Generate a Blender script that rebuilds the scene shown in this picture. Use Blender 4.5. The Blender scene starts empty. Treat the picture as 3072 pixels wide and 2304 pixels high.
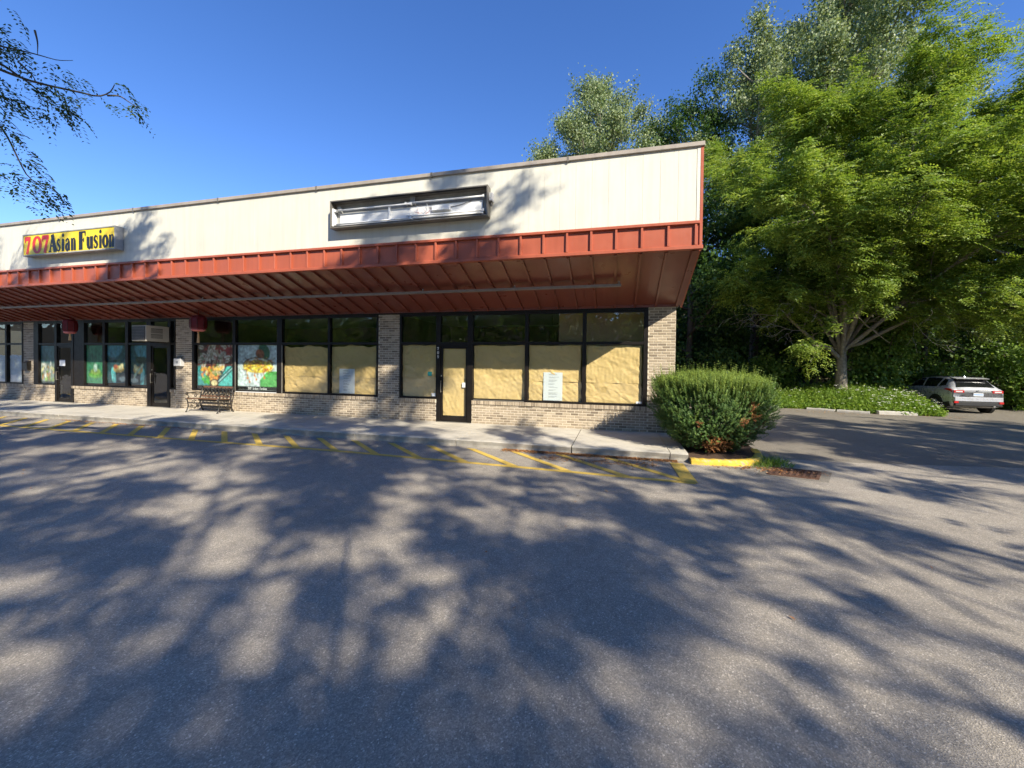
import bpy, math, random
import numpy as np
from mathutils import Vector, Matrix, Quaternion
random.seed(7)
scn = bpy.context.scene
col = scn.collection
R = math.radians

# ------------------------------------------------------------------ camera
CZ = 1.82                                   # camera height over the parking lot
F_PX, W_PX = 1203.0, 3072.0
yaw, pit, rol = R(14.55), R(0.793), R(0.707)
fw = Vector((-math.sin(yaw) * math.cos(pit), math.cos(yaw) * math.cos(pit), -math.sin(pit)))
rt = Vector((math.cos(yaw), math.sin(yaw), 0))
up = rt.cross(fw)
rt2 = rt * math.cos(rol) + up * math.sin(rol)
up2 = up * math.cos(rol) - rt * math.sin(rol)
cam_d = bpy.data.cameras.new('camera')
cam_d.sensor_width = 36.0
cam_d.lens = 36.0 * F_PX / W_PX
cam_d.shift_y = -(1152.0 - 1109.8) / 3072.0
cam_d.clip_start, cam_d.clip_end = 0.05, 3000.0
cam = bpy.data.objects.new('camera', cam_d)
m = Matrix((rt2, up2, -fw)).transposed().to_4x4()
m.translation = (0, 0, CZ)
cam.matrix_world = m
col.objects.link(cam)
scn.camera = cam

# ------------------------------------------------------------------ sky, sun, exposure
SUN = Vector((0.593, -0.566, 0.573)).normalized()      # towards the sun
world = bpy.data.worlds.new('World')
scn.world = world
world.use_nodes = True
wn = world.node_tree.nodes
wl = world.node_tree.links
sky = wn.new('ShaderNodeTexSky')
sky.sky_type = 'NISHITA'
sky.sun_disc = False
sky.sun_elevation = math.asin(SUN.z)
sky.sun_rotation = math.atan2(SUN.x, SUN.y)
sky.altitude = 900
sky.air_density = 1.0
sky.dust_density = 0.0
sky.ozone_density = 3.0
wn['Background'].inputs['Strength'].default_value = 0.13
hs = wn.new('ShaderNodeHueSaturation')
hs.inputs['Saturation'].default_value = 1.22
hs.inputs['Hue'].default_value = 0.512
wl.new(sky.outputs['Color'], hs.inputs['Color'])
wl.new(hs.outputs['Color'], wn['Background'].inputs['Color'])
sun_d = bpy.data.lights.new('sun', 'SUN')
sun_d.energy = 4.7
sun_d.angle = R(0.53)
sun_d.color = (1.0, 0.92, 0.77)
sun = bpy.data.objects.new('sun', sun_d)
sun.rotation_euler = (-SUN).to_track_quat('-Z', 'Y').to_euler()
sun.location = SUN * 60
col.objects.link(sun)
vs = scn.view_settings
vs.view_transform = 'Standard'
vs.look = 'None'
vs.gamma = 1.0
vs.use_curve_mapping = False
vs.exposure = 0.95
scn.cycles.adaptive_threshold = 0.02
scn.cycles.max_bounces = 5
scn.cycles.diffuse_bounces = 3
scn.cycles.glossy_bounces = 3
scn.cycles.transparent_max_bounces = 12
scn.cycles.caustics_reflective = False
scn.cycles.caustics_refractive = False

# ------------------------------------------------------------------ materials
MATS = {}
def _new(name):
    mt = bpy.data.materials.new(name)
    mt.use_nodes = True
    nt = mt.node_tree
    for n in list(nt.nodes):
        if n.type != 'OUTPUT_MATERIAL':
            nt.nodes.remove(n)
    MATS[name] = mt
    return mt, nt, nt.nodes['Material Output']
def N(nt, typ, **kw):
    n = nt.nodes.new(typ)
    for k, v in kw.items():
        if k.startswith('i_'):
            key = k[2:].replace('_', ' ')
            n.inputs[key].default_value = v
        else:
            setattr(n, k, v)
    return n
def noise(nt, co, scale, detail=3, rough=0.55):
    n = N(nt, 'ShaderNodeTexNoise', i_Scale=scale, i_Detail=detail, i_Roughness=rough)
    nt.links.new(co, n.inputs['Vector'])
    return n.outputs['Fac']
def ramp(nt, fac, stops):
    r = N(nt, 'ShaderNodeValToRGB')
    while len(r.color_ramp.elements) < len(stops):
        r.color_ramp.elements.new(0.5)
    for e, (p, c) in zip(r.color_ramp.elements, stops):
        e.position = p
        e.color = (c[0], c[1], c[2], 1) if hasattr(c, '__len__') else (c, c, c, 1)
    nt.links.new(fac, r.inputs['Fac'])
    return r.outputs['Color']
def mix(nt, fac, a, b, mode='MIX'):
    n = N(nt, 'ShaderNodeMix', data_type='RGBA', blend_type=mode)
    for sock, v in ((n.inputs['Factor'], fac), (n.inputs['A'], a), (n.inputs['B'], b)):
        if hasattr(v, 'is_linked'):
            nt.links.new(v, sock)
        elif hasattr(v, '__len__'):
            sock.default_value = (v[0], v[1], v[2], 1)
        else:
            sock.default_value = v if sock.type == 'VALUE' else (v, v, v, 1)
    return n.outputs['Result']
def coords(nt):
    return N(nt, 'ShaderNodeTexCoord').outputs['Object']
def wpos(nt):
    return N(nt, 'ShaderNodeNewGeometry').outputs['Position']
def bump(nt, h, strength=0.3, dist=0.01):
    b = N(nt, 'ShaderNodeBump', i_Strength=strength, i_Distance=dist)
    nt.links.new(h, b.inputs['Height'])
    return b.outputs['Normal']
def surface(name, c1, c2, scale=3.0, rough=0.7, metal=0.0, bumps=0.15, bscale=60, bdist=0.004, spec=0.4, streak=0.0, big=0.0):
    """a plain painted or raw surface: two tones of noise, fine relief, optional vertical streaks"""
    mt, nt, out = _new(name)
    p = wpos(nt)
    f = noise(nt, p, scale, 5, 0.6)
    c = ramp(nt, f, [(0.3, c1), (0.72, c2)])
    if streak:
        mp = N(nt, 'ShaderNodeMapping')
        mp.inputs['Scale'].default_value = (6, 6, 0.35)
        nt.links.new(p, mp.inputs['Vector'])
        s = noise(nt, mp.outputs['Vector'], 1.5, 4)
        sc = ramp(nt, s, [(0.45, 1.0), (0.8, 1.0 - streak)])
        c = mix(nt, 1.0, c, sc, 'MULTIPLY')
    b = N(nt, 'ShaderNodeBsdfPrincipled', i_Roughness=rough, i_Metallic=metal)
    b.inputs['Specular IOR Level'].default_value = spec
    nt.links.new(c, b.inputs['Base Color'])
    rr = ramp(nt, noise(nt, p, scale * 4, 3), [(0.3, max(0, rough - 0.08)), (0.7, min(1, rough + 0.08))])
    nt.links.new(rr, b.inputs['Roughness'])
    if bumps:
        nt.links.new(bump(nt, noise(nt, p, bscale, 4), bumps, bdist), b.inputs['Normal'])
    nt.links.new(b.outputs[0], out.inputs['Surface'])
    return mt
def leafmat(name, dark, mid, light, trans=0.45, gloss=0.35, rough=0.5):
    """leaves: colour picked per leaf from the attribute v; light passes through"""
    mt, nt, out = _new(name)
    a = N(nt, 'ShaderNodeAttribute', attribute_name='v')
    c = ramp(nt, a.outputs['Fac'], [(0.0, dark), (0.5, mid), (1.0, light)])
    b = N(nt, 'ShaderNodeBsdfPrincipled', i_Roughness=rough)
    b.inputs['Specular IOR Level'].default_value = gloss
    nt.links.new(c, b.inputs['Base Color'])
    t = N(nt, 'ShaderNodeBsdfTranslucent')
    tc = mix(nt, 1.0, c, (1.2, 1.2, 0.6), 'MULTIPLY')
    nt.links.new(tc, t.inputs['Color'])
    mx = N(nt, 'ShaderNodeMixShader', i_Fac=trans)
    nt.links.new(b.outputs[0], mx.inputs[1])
    nt.links.new(t.outputs[0], mx.inputs[2])
    nt.links.new(mx.outputs[0], out.inputs['Surface'])
    return mt
def glassmat(name, tint=(0.95, 0.97, 0.96), r0=0.045, wav=0.02):
    mt, nt, out = _new(name)
    g = N(nt, 'ShaderNodeNewGeometry')
    d = N(nt, 'ShaderNodeVectorMath', operation='DOT_PRODUCT')
    nt.links.new(g.outputs['Normal'], d.inputs[0])
    nt.links.new(g.outputs['Incoming'], d.inputs[1])
    ab = N(nt, 'ShaderNodeMath', operation='ABSOLUTE')
    nt.links.new(d.outputs['Value'], ab.inputs[0])
    om = N(nt, 'ShaderNodeMath', operation='SUBTRACT')
    om.inputs[0].default_value = 1.0
    nt.links.new(ab.outputs[0], om.inputs[1])
    pw = N(nt, 'ShaderNodeMath', operation='POWER')
    nt.links.new(om.outputs[0], pw.inputs[0])
    pw.inputs[1].default_value = 5.0
    ma = N(nt, 'ShaderNodeMath', operation='MULTIPLY_ADD')
    nt.links.new(pw.outputs[0], ma.inputs[0])
    ma.inputs[1].default_value = 1.0 - r0
    ma.inputs[2].default_value = r0
    tr = N(nt, 'ShaderNodeBsdfTransparent')
    tr.inputs['Color'].default_value = (*tint, 1)
    gl = N(nt, 'ShaderNodeBsdfGlossy', i_Roughness=0.015)
    gl.inputs['Color'].default_value = (1, 1, 1, 1)
    if wav:
        nt.links.new(bump(nt, noise(nt, wpos(nt), 1.7, 2), 0.35, wav), gl.inputs['Normal'])
    mx = N(nt, 'ShaderNodeMixShader')
    nt.links.new(ma.outputs[0], mx.inputs[0])
    nt.links.new(tr.outputs[0], mx.inputs[1])
    nt.links.new(gl.outputs[0], mx.inputs[2])
    nt.links.new(mx.outputs[0], out.inputs['Surface'])
    return mt
def printmat(name, rough=0.45):
    """flat print: the ink colour is stored on the sheet"""
    mt, nt, out = _new(name)
    a = N(nt, 'ShaderNodeAttribute', attribute_name='ink')
    b = N(nt, 'ShaderNodeBsdfPrincipled', i_Roughness=rough)
    nt.links.new(a.outputs['Color'], b.inputs['Base Color'])
    nt.links.new(b.outputs[0], out.inputs['Surface'])
    return mt

surface('panel_white', (0.615, 0.59, 0.495), (0.675, 0.65, 0.55), 0.8, 0.6, bumps=0.05, streak=0.13)
surface('panel_gap', (0.40, 0.38, 0.33), (0.46, 0.44, 0.38), 3, 0.8)
surface('coping', (0.33, 0.285, 0.235), (0.39, 0.34, 0.285), 2, 0.5, bumps=0.06, streak=0.2)
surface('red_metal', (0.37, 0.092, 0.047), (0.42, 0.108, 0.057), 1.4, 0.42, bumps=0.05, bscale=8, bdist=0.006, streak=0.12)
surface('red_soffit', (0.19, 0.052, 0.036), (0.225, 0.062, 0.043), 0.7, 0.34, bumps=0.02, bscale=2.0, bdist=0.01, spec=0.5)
surface('mortar', (0.60, 0.525, 0.40), (0.70, 0.615, 0.475), 12, 0.9, bumps=0.4, bscale=150)
def concretemat():
    mt, nt, out = _new('concrete')
    p = wpos(nt)
    c = ramp(nt, noise(nt, p, 1.1, 6, 0.65), [(0.25, (0.40, 0.365, 0.30)), (0.5, (0.52, 0.48, 0.40)), (0.75, (0.62, 0.575, 0.485))])
    st = ramp(nt, noise(nt, p, 4.5, 6, 0.75), [(0.50, 1.0), (0.72, 0.72)])
    c = mix(nt, 1.0, c, st, 'MULTIPLY')
    c = mix(nt, 1.0, c, ramp(nt, noise(nt, p, 130, 3), [(0.3, 0.88), (0.7, 1.08)]), 'MULTIPLY')
    # grime that splashed up the kerb face: only on upright faces
    g = N(nt, 'ShaderNodeNewGeometry')
    sx = N(nt, 'ShaderNodeSeparateXYZ'); nt.links.new(g.outputs['Normal'], sx.inputs[0])
    fc = N(nt, 'ShaderNodeMath', operation='MULTIPLY'); fc.inputs[1].default_value = -0.75
    nt.links.new(sx.outputs['Y'], fc.inputs[0])
    cl = N(nt, 'ShaderNodeClamp'); nt.links.new(fc.outputs[0], cl.inputs[0])
    gr = mix(nt, 1.0, cl.outputs[0], ramp(nt, noise(nt, p, 2.2, 6, 0.7), [(0.35, 0.25), (0.65, 1.0)]), 'MULTIPLY')
    c = mix(nt, gr, c, (0.17, 0.155, 0.13))
    b = N(nt, 'ShaderNodeBsdfPrincipled', i_Roughness=0.88)
    nt.links.new(c, b.inputs['Base Color'])
    nt.links.new(bump(nt, noise(nt, p, 110, 4), 0.35, 0.004), b.inputs['Normal'])
    nt.links.new(b.outputs[0], out.inputs['Surface'])
concretemat()
surface('bronze', (0.010, 0.008, 0.007), (0.016, 0.013, 0.011), 3, 0.42, metal=0.0, bumps=0.03, spec=0.22)
surface('bronze_light', (0.13, 0.12, 0.10), (0.18, 0.165, 0.14), 3, 0.45, bumps=0.05, streak=0.15)
surface('sign_white', (0.72, 0.72, 0.70), (0.82, 0.82, 0.80), 3, 0.4, bumps=0.05)
surface('sign_grey', (0.30, 0.30, 0.29), (0.40, 0.40, 0.38), 2.5, 0.5, bumps=0.05, streak=0.2)
surface('sign_yellow', (0.78, 0.56, 0.012), (0.82, 0.62, 0.02), 2, 0.35, bumps=0.03, bscale=3)
surface('letter_red', (0.62, 0.022, 0.012), (0.68, 0.03, 0.016), 5, 0.4, bumps=0)
surface('letter_black', (0.012, 0.011, 0.010), (0.02, 0.018, 0.016), 5, 0.4, bumps=0)
surface('letter_white', (0.72, 0.72, 0.68), (0.8, 0.8, 0.76), 5, 0.5, bumps=0)
surface('cable', (0.10, 0.09, 0.085), (0.14, 0.12, 0.11), 5, 0.6, bumps=0)
surface('rail_metal', (0.24, 0.19, 0.155), (0.32, 0.26, 0.21), 4, 0.5, bumps=0.1, streak=0.2)
surface('interior_wall', (0.17, 0.085, 0.06), (0.21, 0.11, 0.08), 1, 0.8, bumps=0.05)
surface('interior_ceiling', (0.42, 0.40, 0.36), (0.48, 0.46, 0.42), 2, 0.9)
surface('interior_floor', (0.10, 0.08, 0.06), (0.15, 0.12, 0.09), 3, 0.5)
surface('brown_board', (0.36, 0.215, 0.10), (0.42, 0.26, 0.13), 2, 0.8, bumps=0.1)
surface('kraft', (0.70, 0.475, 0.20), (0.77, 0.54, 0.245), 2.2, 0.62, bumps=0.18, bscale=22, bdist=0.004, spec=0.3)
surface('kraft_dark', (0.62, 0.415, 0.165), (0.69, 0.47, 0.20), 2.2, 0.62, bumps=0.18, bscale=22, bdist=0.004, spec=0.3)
surface('paper_white', (0.72, 0.74, 0.75), (0.78, 0.80, 0.81), 3, 0.6, bumps=0.05)
surface('ink_grey', (0.16, 0.17, 0.19), (0.22, 0.23, 0.25), 30, 0.7, bumps=0)
surface('sticker_teal', (0.02, 0.24, 0.23), (0.03, 0.28, 0.26), 5, 0.5, bumps=0)
surface('iron_black', (0.014, 0.012, 0.011), (0.03, 0.025, 0.02), 8, 0.45, bumps=0.2, spec=0.6)
surface('bench_wood', (0.10, 0.05, 0.025), (0.17, 0.085, 0.042), 9, 0.5, bumps=0.3, bscale=40)
surface('plastic_beige', (0.50, 0.46, 0.38), (0.56, 0.52, 0.43), 3, 0.5, bumps=0.03)
surface('plastic_grey', (0.42, 0.42, 0.42), (0.5, 0.5, 0.49), 4, 0.5, bumps=0.03)
surface('dark_grille', (0.05, 0.048, 0.045), (0.08, 0.075, 0.07), 4, 0.6, bumps=0)
surface('lantern_red', (0.115, 0.005, 0.009), (0.15, 0.008, 0.012), 4, 0.6, bumps=0.1)
surface('lantern_lit_rim', (0.62, 0.16, 0.15), (0.70, 0.22, 0.20), 5, 0.6, bumps=0.05)  # paler than the body: the lit bottom is put into the colour
surface('lantern_gold', (0.62, 0.40, 0.10), (0.72, 0.50, 0.16), 6, 0.35, bumps=0.05)
surface('tassel', (0.62, 0.38, 0.16), (0.72, 0.48, 0.24), 30, 0.8, bumps=0.2)
surface('chrome', (0.62, 0.62, 0.60), (0.7, 0.7, 0.68), 5, 0.22, metal=1.0, bumps=0)
def kerbmat():
    mt, nt, out = _new('kerb_yellow')
    p = wpos(nt)
    chips = ramp(nt, noise(nt, p, 11, 7, 0.75), [(0.52, 0.0), (0.60, 0.85)])
    c = mix(nt, chips, ramp(nt, noise(nt, p, 5, 4), [(0.3, (0.56, 0.36, 0.03)), (0.7, (0.70, 0.48, 0.05))]), (0.34, 0.29, 0.21))
    b = N(nt, 'ShaderNodeBsdfPrincipled', i_Roughness=0.8)
    nt.links.new(c, b.inputs['Base Color'])
    nt.links.new(bump(nt, noise(nt, p, 45, 5), 0.6, 0.01), b.inputs['Normal'])
    nt.links.new(b.outputs[0], out.inputs['Surface'])
kerbmat()
surface('soil', (0.055, 0.032, 0.02), (0.12, 0.07, 0.042), 14, 0.95, bumps=0.8, bscale=60, bdist=0.02)
surface('rust_iron', (0.085, 0.042, 0.026), (0.15, 0.075, 0.045), 14, 0.8, bumps=0.4)
surface('dark_void', (0.01, 0.009, 0.008), (0.015, 0.013, 0.012), 4, 0.9, bumps=0)
surface('forest_floor', (0.035, 0.032, 0.016), (0.07, 0.06, 0.03), 1.5, 0.95, bumps=0.8, bscale=6, bdist=0.05)
surface('bark_grey', (0.16, 0.135, 0.105), (0.33, 0.29, 0.235), 9, 0.9, bumps=0.9, bscale=26, bdist=0.02)
surface('bark_dark', (0.055, 0.044, 0.034), (0.11, 0.09, 0.07), 9, 0.9, bumps=0.9, bscale=26, bdist=0.02)
surface('twig_pale', (0.30, 0.27, 0.23), (0.42, 0.38, 0.33), 9, 0.9, bumps=0.3)
surface('twig_brown', (0.16, 0.075, 0.045), (0.24, 0.12, 0.07), 9, 0.9, bumps=0.3)
surface('kerb_stone', (0.33, 0.31, 0.27), (0.46, 0.44, 0.39), 6, 0.9, bumps=0.6, bscale=40, bdist=0.01)
surface('pole_wood', (0.16, 0.13, 0.10), (0.23, 0.19, 0.15), 8, 0.9, bumps=0.4)
surface('roofing', (0.09, 0.09, 0.09), (0.13, 0.13, 0.13), 3, 0.95, bumps=0.4)
surface('tyre', (0.012, 0.012, 0.012), (0.02, 0.02, 0.02), 12, 0.85, bumps=0.2)
surface('trim_black', (0.018, 0.018, 0.019), (0.028, 0.028, 0.029), 6, 0.6, bumps=0.1)
surface('car_silver', (0.52, 0.53, 0.56), (0.56, 0.57, 0.60), 2, 0.3, metal=0.4, bumps=0, spec=0.6)
surface('car_white', (0.74, 0.74, 0.74), (0.78, 0.78, 0.78), 2, 0.2, metal=0.0, bumps=0, spec=0.6)
surface('car_glass', (0.008, 0.009, 0.010), (0.012, 0.013, 0.014), 2, 0.05, bumps=0, spec=0.8)
surface('tail_red', (0.42, 0.012, 0.012), (0.5, 0.02, 0.018), 8, 0.15, bumps=0, spec=0.7)
surface('tail_clear', (0.6, 0.55, 0.54), (0.68, 0.62, 0.6), 8, 0.15, bumps=0, spec=0.7)
surface('plate_blue', (0.24, 0.36, 0.62), (0.30, 0.42, 0.68), 5, 0.4, bumps=0)
glassmat('glass')
printmat('print')
leafmat('leaf_locust', (0.10, 0.175, 0.03), (0.215, 0.31, 0.052), (0.42, 0.475, 0.10), 0.42)
leafmat('leaf_poplar', (0.11, 0.17, 0.065), (0.22, 0.28, 0.125), (0.42, 0.45, 0.27), 0.3, gloss=0.3, rough=0.5)
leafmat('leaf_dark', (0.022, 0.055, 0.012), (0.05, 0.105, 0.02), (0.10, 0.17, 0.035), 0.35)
leafmat('leaf_vine', (0.065, 0.14, 0.025), (0.15, 0.255, 0.045), (0.28, 0.37, 0.09), 0.4)
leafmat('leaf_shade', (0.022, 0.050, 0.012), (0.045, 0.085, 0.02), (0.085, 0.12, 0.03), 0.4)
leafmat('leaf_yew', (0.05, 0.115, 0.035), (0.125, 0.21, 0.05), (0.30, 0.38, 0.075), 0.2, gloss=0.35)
leafmat('leaf_grass', (0.09, 0.17, 0.025), (0.17, 0.28, 0.035), (0.29, 0.38, 0.07), 0.4)
leafmat('petal', (0.62, 0.64, 0.55), (0.72, 0.73, 0.66), (0.8, 0.8, 0.75), 0.2)
leafmat('litter', (0.24, 0.09, 0.03), (0.42, 0.19, 0.07), (0.55, 0.32, 0.14), 0.1)

def brickmat():
    mt, nt, out = _new('brick')
    a = N(nt, 'ShaderNodeAttribute', attribute_name='v')
    c = ramp(nt, a.outputs['Fac'], [(0.0, (0.20, 0.155, 0.108)), (0.25, (0.255, 0.20, 0.14)), (0.5, (0.325, 0.258, 0.18)), (0.75, (0.40, 0.322, 0.228)), (1.0, (0.48, 0.395, 0.285))])
    p = wpos(nt)
    c = mix(nt, 1.0, c, ramp(nt, noise(nt, p, 45, 4), [(0.25, 0.82), (0.75, 1.1)]), 'MULTIPLY')
    c = mix(nt, 1.0, c, ramp(nt, noise(nt, p, 0.9, 3), [(0.3, 0.9), (0.7, 1.06)]), 'MULTIPLY')
    b = N(nt, 'ShaderNodeBsdfPrincipled', i_Roughness=0.88)
    nt.links.new(c, b.inputs['Base Color'])
    nt.links.new(bump(nt, noise(nt, p, 140, 4), 0.45, 0.004), b.inputs['Normal'])
    nt.links.new(b.outputs[0], out.inputs['Surface'])
brickmat()
def sidebrick():
    mt, nt, out = _new('brick_far')
    p = coords(nt)
    sp = N(nt, 'ShaderNodeSeparateXYZ'); nt.links.new(p, sp.inputs[0])
    cb = N(nt, 'ShaderNodeCombineXYZ')
    nt.links.new(sp.outputs['Y'], cb.inputs['X']); nt.links.new(sp.outputs['Z'], cb.inputs['Y'])
    br = N(nt, 'ShaderNodeTexBrick', i_Scale=1.0)
    br.inputs['Brick Width'].default_value = 0.203; br.inputs['Row Height'].default_value = 0.0677
    br.inputs['Mortar Size'].default_value = 0.006
    br.inputs['Color1'].default_value = (0.25, 0.205, 0.16, 1); br.inputs['Color2'].default_value = (0.44, 0.365, 0.275, 1)
    br.inputs['Mortar'].default_value = (0.52, 0.46, 0.37, 1)
    nt.links.new(cb.outputs[0], br.inputs['Vector'])
    b = N(nt, 'ShaderNodeBsdfPrincipled', i_Roughness=0.9)
    nt.links.new(br.outputs['Color'], b.inputs['Base Color'])
    nt.links.new(b.outputs[0], out.inputs['Surface'])
sidebrick()

def asphaltmat(name, base, tint, wear=0.0):
    mt, nt, out = _new(name)
    p = wpos(nt)
    v = N(nt, 'ShaderNodeTexVoronoi', i_Scale=135.0, i_Randomness=1.0)
    nt.links.new(p, v.inputs['Vector'])
    stone = ramp(nt, v.outputs['Color'], [(0.0, 0.58), (0.62, 0.88), (0.86, 1.22), (1.0, 2.0)])
    fine = ramp(nt, noise(nt, p, 420, 2), [(0.3, 0.75), (0.7, 1.25)])
    mid = ramp(nt, noise(nt, p, 7, 5, 0.65), [(0.3, 0.9), (0.7, 1.1)])
    big = ramp(nt, noise(nt, p, 0.35, 4, 0.6), [(0.3, 0.86), (0.7, 1.12)])
    c = mix(nt, 1.0, (base * tint[0], base * tint[1], base * tint[2]), stone, 'MULTIPLY')
    c = mix(nt, 1.0, c, fine, 'MULTIPLY')
    c = mix(nt, 1.0, c, mid, 'MULTIPLY')
    c = mix(nt, 1.0, c, big, 'MULTIPLY')
    st = ramp(nt, noise(nt, p, 1.7, 5, 0.7), [(0.58, 1.0), (0.74, 0.80)])
    c = mix(nt, 1.0, c, st, 'MULTIPLY')
    ds = N(nt, 'ShaderNodeVectorMath', operation='ADD')
    nz = N(nt, 'ShaderNodeTexNoise', i_Scale=1.4, i_Detail=4.0)
    nt.links.new(p, nz.inputs['Vector'])
    nt.links.new(p, ds.inputs[0]); nt.links.new(nz.outputs['Color'], ds.inputs[1])
    ve = N(nt, 'ShaderNodeTexVoronoi', i_Scale=0.16, feature='DISTANCE_TO_EDGE')
    nt.links.new(ds.outputs[0], ve.inputs['Vector'])
    cr = ramp(nt, ve.outputs['Distance'], [(0.0, 0.86), (0.0010, 1.0)])
    c = mix(nt, 1.0, c, cr, 'MULTIPLY')
    if wear:
        c = mix(nt, ramp(nt, noise(nt, p, 1.3, 6, 0.7), [(0.5, 0.0), (0.75, wear)]), c, (0.20, 0.15, 0.10))
    b = N(nt, 'ShaderNodeBsdfPrincipled', i_Roughness=0.82)
    b.inputs['Specular IOR Level'].default_value = 0.35
    nt.links.new(c, b.inputs['Base Color'])
    h = mix(nt, 0.5, v.outputs['Distance'], noise(nt, p, 210, 3))
    nt.links.new(bump(nt, h, 0.8, 0.006), b.inputs['Normal'])
    nt.links.new(b.outputs[0], out.inputs['Surface'])
asphaltmat('asphalt', 0.31, (1.13, 1.0, 0.82))
asphaltmat('asphalt_old', 0.20, (1.13, 1.0, 0.80), 0.25)
def paintmat():
    mt, nt, out = _new('road_paint')
    p = wpos(nt)
    v = N(nt, 'ShaderNodeTexVoronoi', i_Scale=95.0)
    nt.links.new(p, v.inputs['Vector'])
    wear = ramp(nt, mix(nt, 0.6, v.outputs['Color'], noise(nt, p, 5, 6, 0.7)), [(0.48, 0.0), (0.72, 0.45)])
    c = mix(nt, wear, (0.68, 0.46, 0.08), (0.16, 0.14, 0.10))
    b = N(nt, 'ShaderNodeBsdfPrincipled', i_Roughness=0.75)
    nt.links.new(c, b.inputs['Base Color'])
    nt.links.new(bump(nt, v.outputs['Distance'], 0.6, 0.005), b.inputs['Normal'])
    nt.links.new(b.outputs[0], out.inputs['Surface'])
paintmat()

# ------------------------------------------------------------------ mesh helpers
class MB:
    def __init__(s):
        s.v, s.f = [], []
    def add(s, vs_, fs):
        o = len(s.v)
        s.v.extend([tuple(p) for p in vs_])
        s.f.extend([tuple(i + o for i in f) for f in fs])
        return s
    def box(s, x0, x1, y0, y1, z0, z1):
        return s.add([(x0, y0, z0), (x1, y0, z0), (x1, y1, z0), (x0, y1, z0), (x0, y0, z1), (x1, y0, z1), (x1, y1, z1), (x0, y1, z1)],
                     [(0, 3, 2, 1), (4, 5, 6, 7), (0, 1, 5, 4), (1, 2, 6, 5), (2, 3, 7, 6), (3, 0, 4, 7)])
    def bbox(s, x0, x1, y0, y1, z0, z1, b):
        """box with a chamfer b on the edges round its front (-Y) face and its outer corners"""
        rings = []
        for y, k in ((y0, b), (y0 + b, 0.0), (y1, 0.0)):
            rings.append([(x0 + k, y, z0 + k), (x1 - k, y, z0 + k), (x1 - k, y, z1 - k), (x0 + k, y, z1 - k)])
        pts = sum(rings, [])
        fs = [(0, 1, 2, 3)]
        for r_ in (0, 4):
            for i in range(4):
                j = (i + 1) % 4
                fs.append((r_ + i, r_ + 4 + i, r_ + 4 + j, r_ + j))
        fs.append((11, 10, 9, 8))
        return s.add(pts, fs)
    def quadbox(s, a, b, w, h, upv=(0, 0, 1)):
        """bar of section w x h from a to b"""
        a, b = Vector(a), Vector(b)
        d = (b - a).normalized()
        u = Vector(upv)
        r_ = d.cross(u)
        if r_.length < 1e-5:
            r_ = d.cross(Vector((1, 0, 0)))
        r_.normalize()
        u = r_.cross(d)
        pts = []
        for p in (a, b):
            for sx, sz in ((-1, -1), (1, -1), (1, 1), (-1, 1)):
                pts.append(p + r_ * (sx * w / 2) + u * (sz * h / 2))
        return s.add(pts, [(3, 2, 1, 0), (4, 5, 6, 7), (0, 1, 5, 4), (1, 2, 6, 5), (2, 3, 7, 6), (3, 0, 4, 7)])
    def tube(s, path, radii, n=6, cap=True):
        path = [Vector(p) for p in path]
        if not hasattr(radii, '__len__'):
            radii = [radii] * len(path)
        o = len(s.v)
        prev = None
        for i, p in enumerate(path):
            t = (path[min(i + 1, len(path) - 1)] - path[max(i - 1, 0)])
            if t.length < 1e-9:
                t = Vector((0, 0, 1))
            t.normalize()
            if prev is None:
                a = t.orthogonal().normalized()
            else:
                a = prev - t * prev.dot(t)
                if a.length < 1e-6:
                    a = t.orthogonal()
                a.normalize()
            prev = a
            b = t.cross(a)
            for k in range(n):
                an = 2 * math.pi * k / n
                s.v.append(tuple(p + (a * math.cos(an) + b * math.sin(an)) * radii[i]))
        for i in range(len(path) - 1):
            for k in range(n):
                k2 = (k + 1) % n
                s.f.append((o + i * n + k, o + i * n + k2, o + (i + 1) * n + k2, o + (i + 1) * n + k))
        if cap:
            s.f.append(tuple(o + k for k in reversed(range(n))))
            e = o + (len(path) - 1) * n
            s.f.append(tuple(e + k for k in range(n)))
        return s
    def lathe(s, c, prof, n=16):
        o = len(s.v)
        for r_, z in prof:
            for k in range(n):
                an = 2 * math.pi * k / n
                s.v.append((c[0] + r_ * math.cos(an), c[1] + r_ * math.sin(an), c[2] + z))
        for i in range(len(prof) - 1):
            for k in range(n):
                k2 = (k + 1) % n
                s.f.append((o + i * n + k, o + i * n + k2, o + (i + 1) * n + k2, o + (i + 1) * n + k))
        s.f.append(tuple(o + k for k in reversed(range(n))))
        e = o + (len(prof) - 1) * n
        s.f.append(tuple(e + k for k in range(n)))
        return s
    def prism(s, pts, d):
        """closed outline (3D points, planar) swept by vector d"""
        n = len(pts)
        d = Vector(d)
        a = [Vector(p) for p in pts]
        s.add(a + [p + d for p in a], [tuple(range(n - 1, -1, -1)), tuple(range(n, 2 * n))] +
              [(i, (i + 1) % n, n + (i + 1) % n, n + i) for i in range(n)])
        return s

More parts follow.
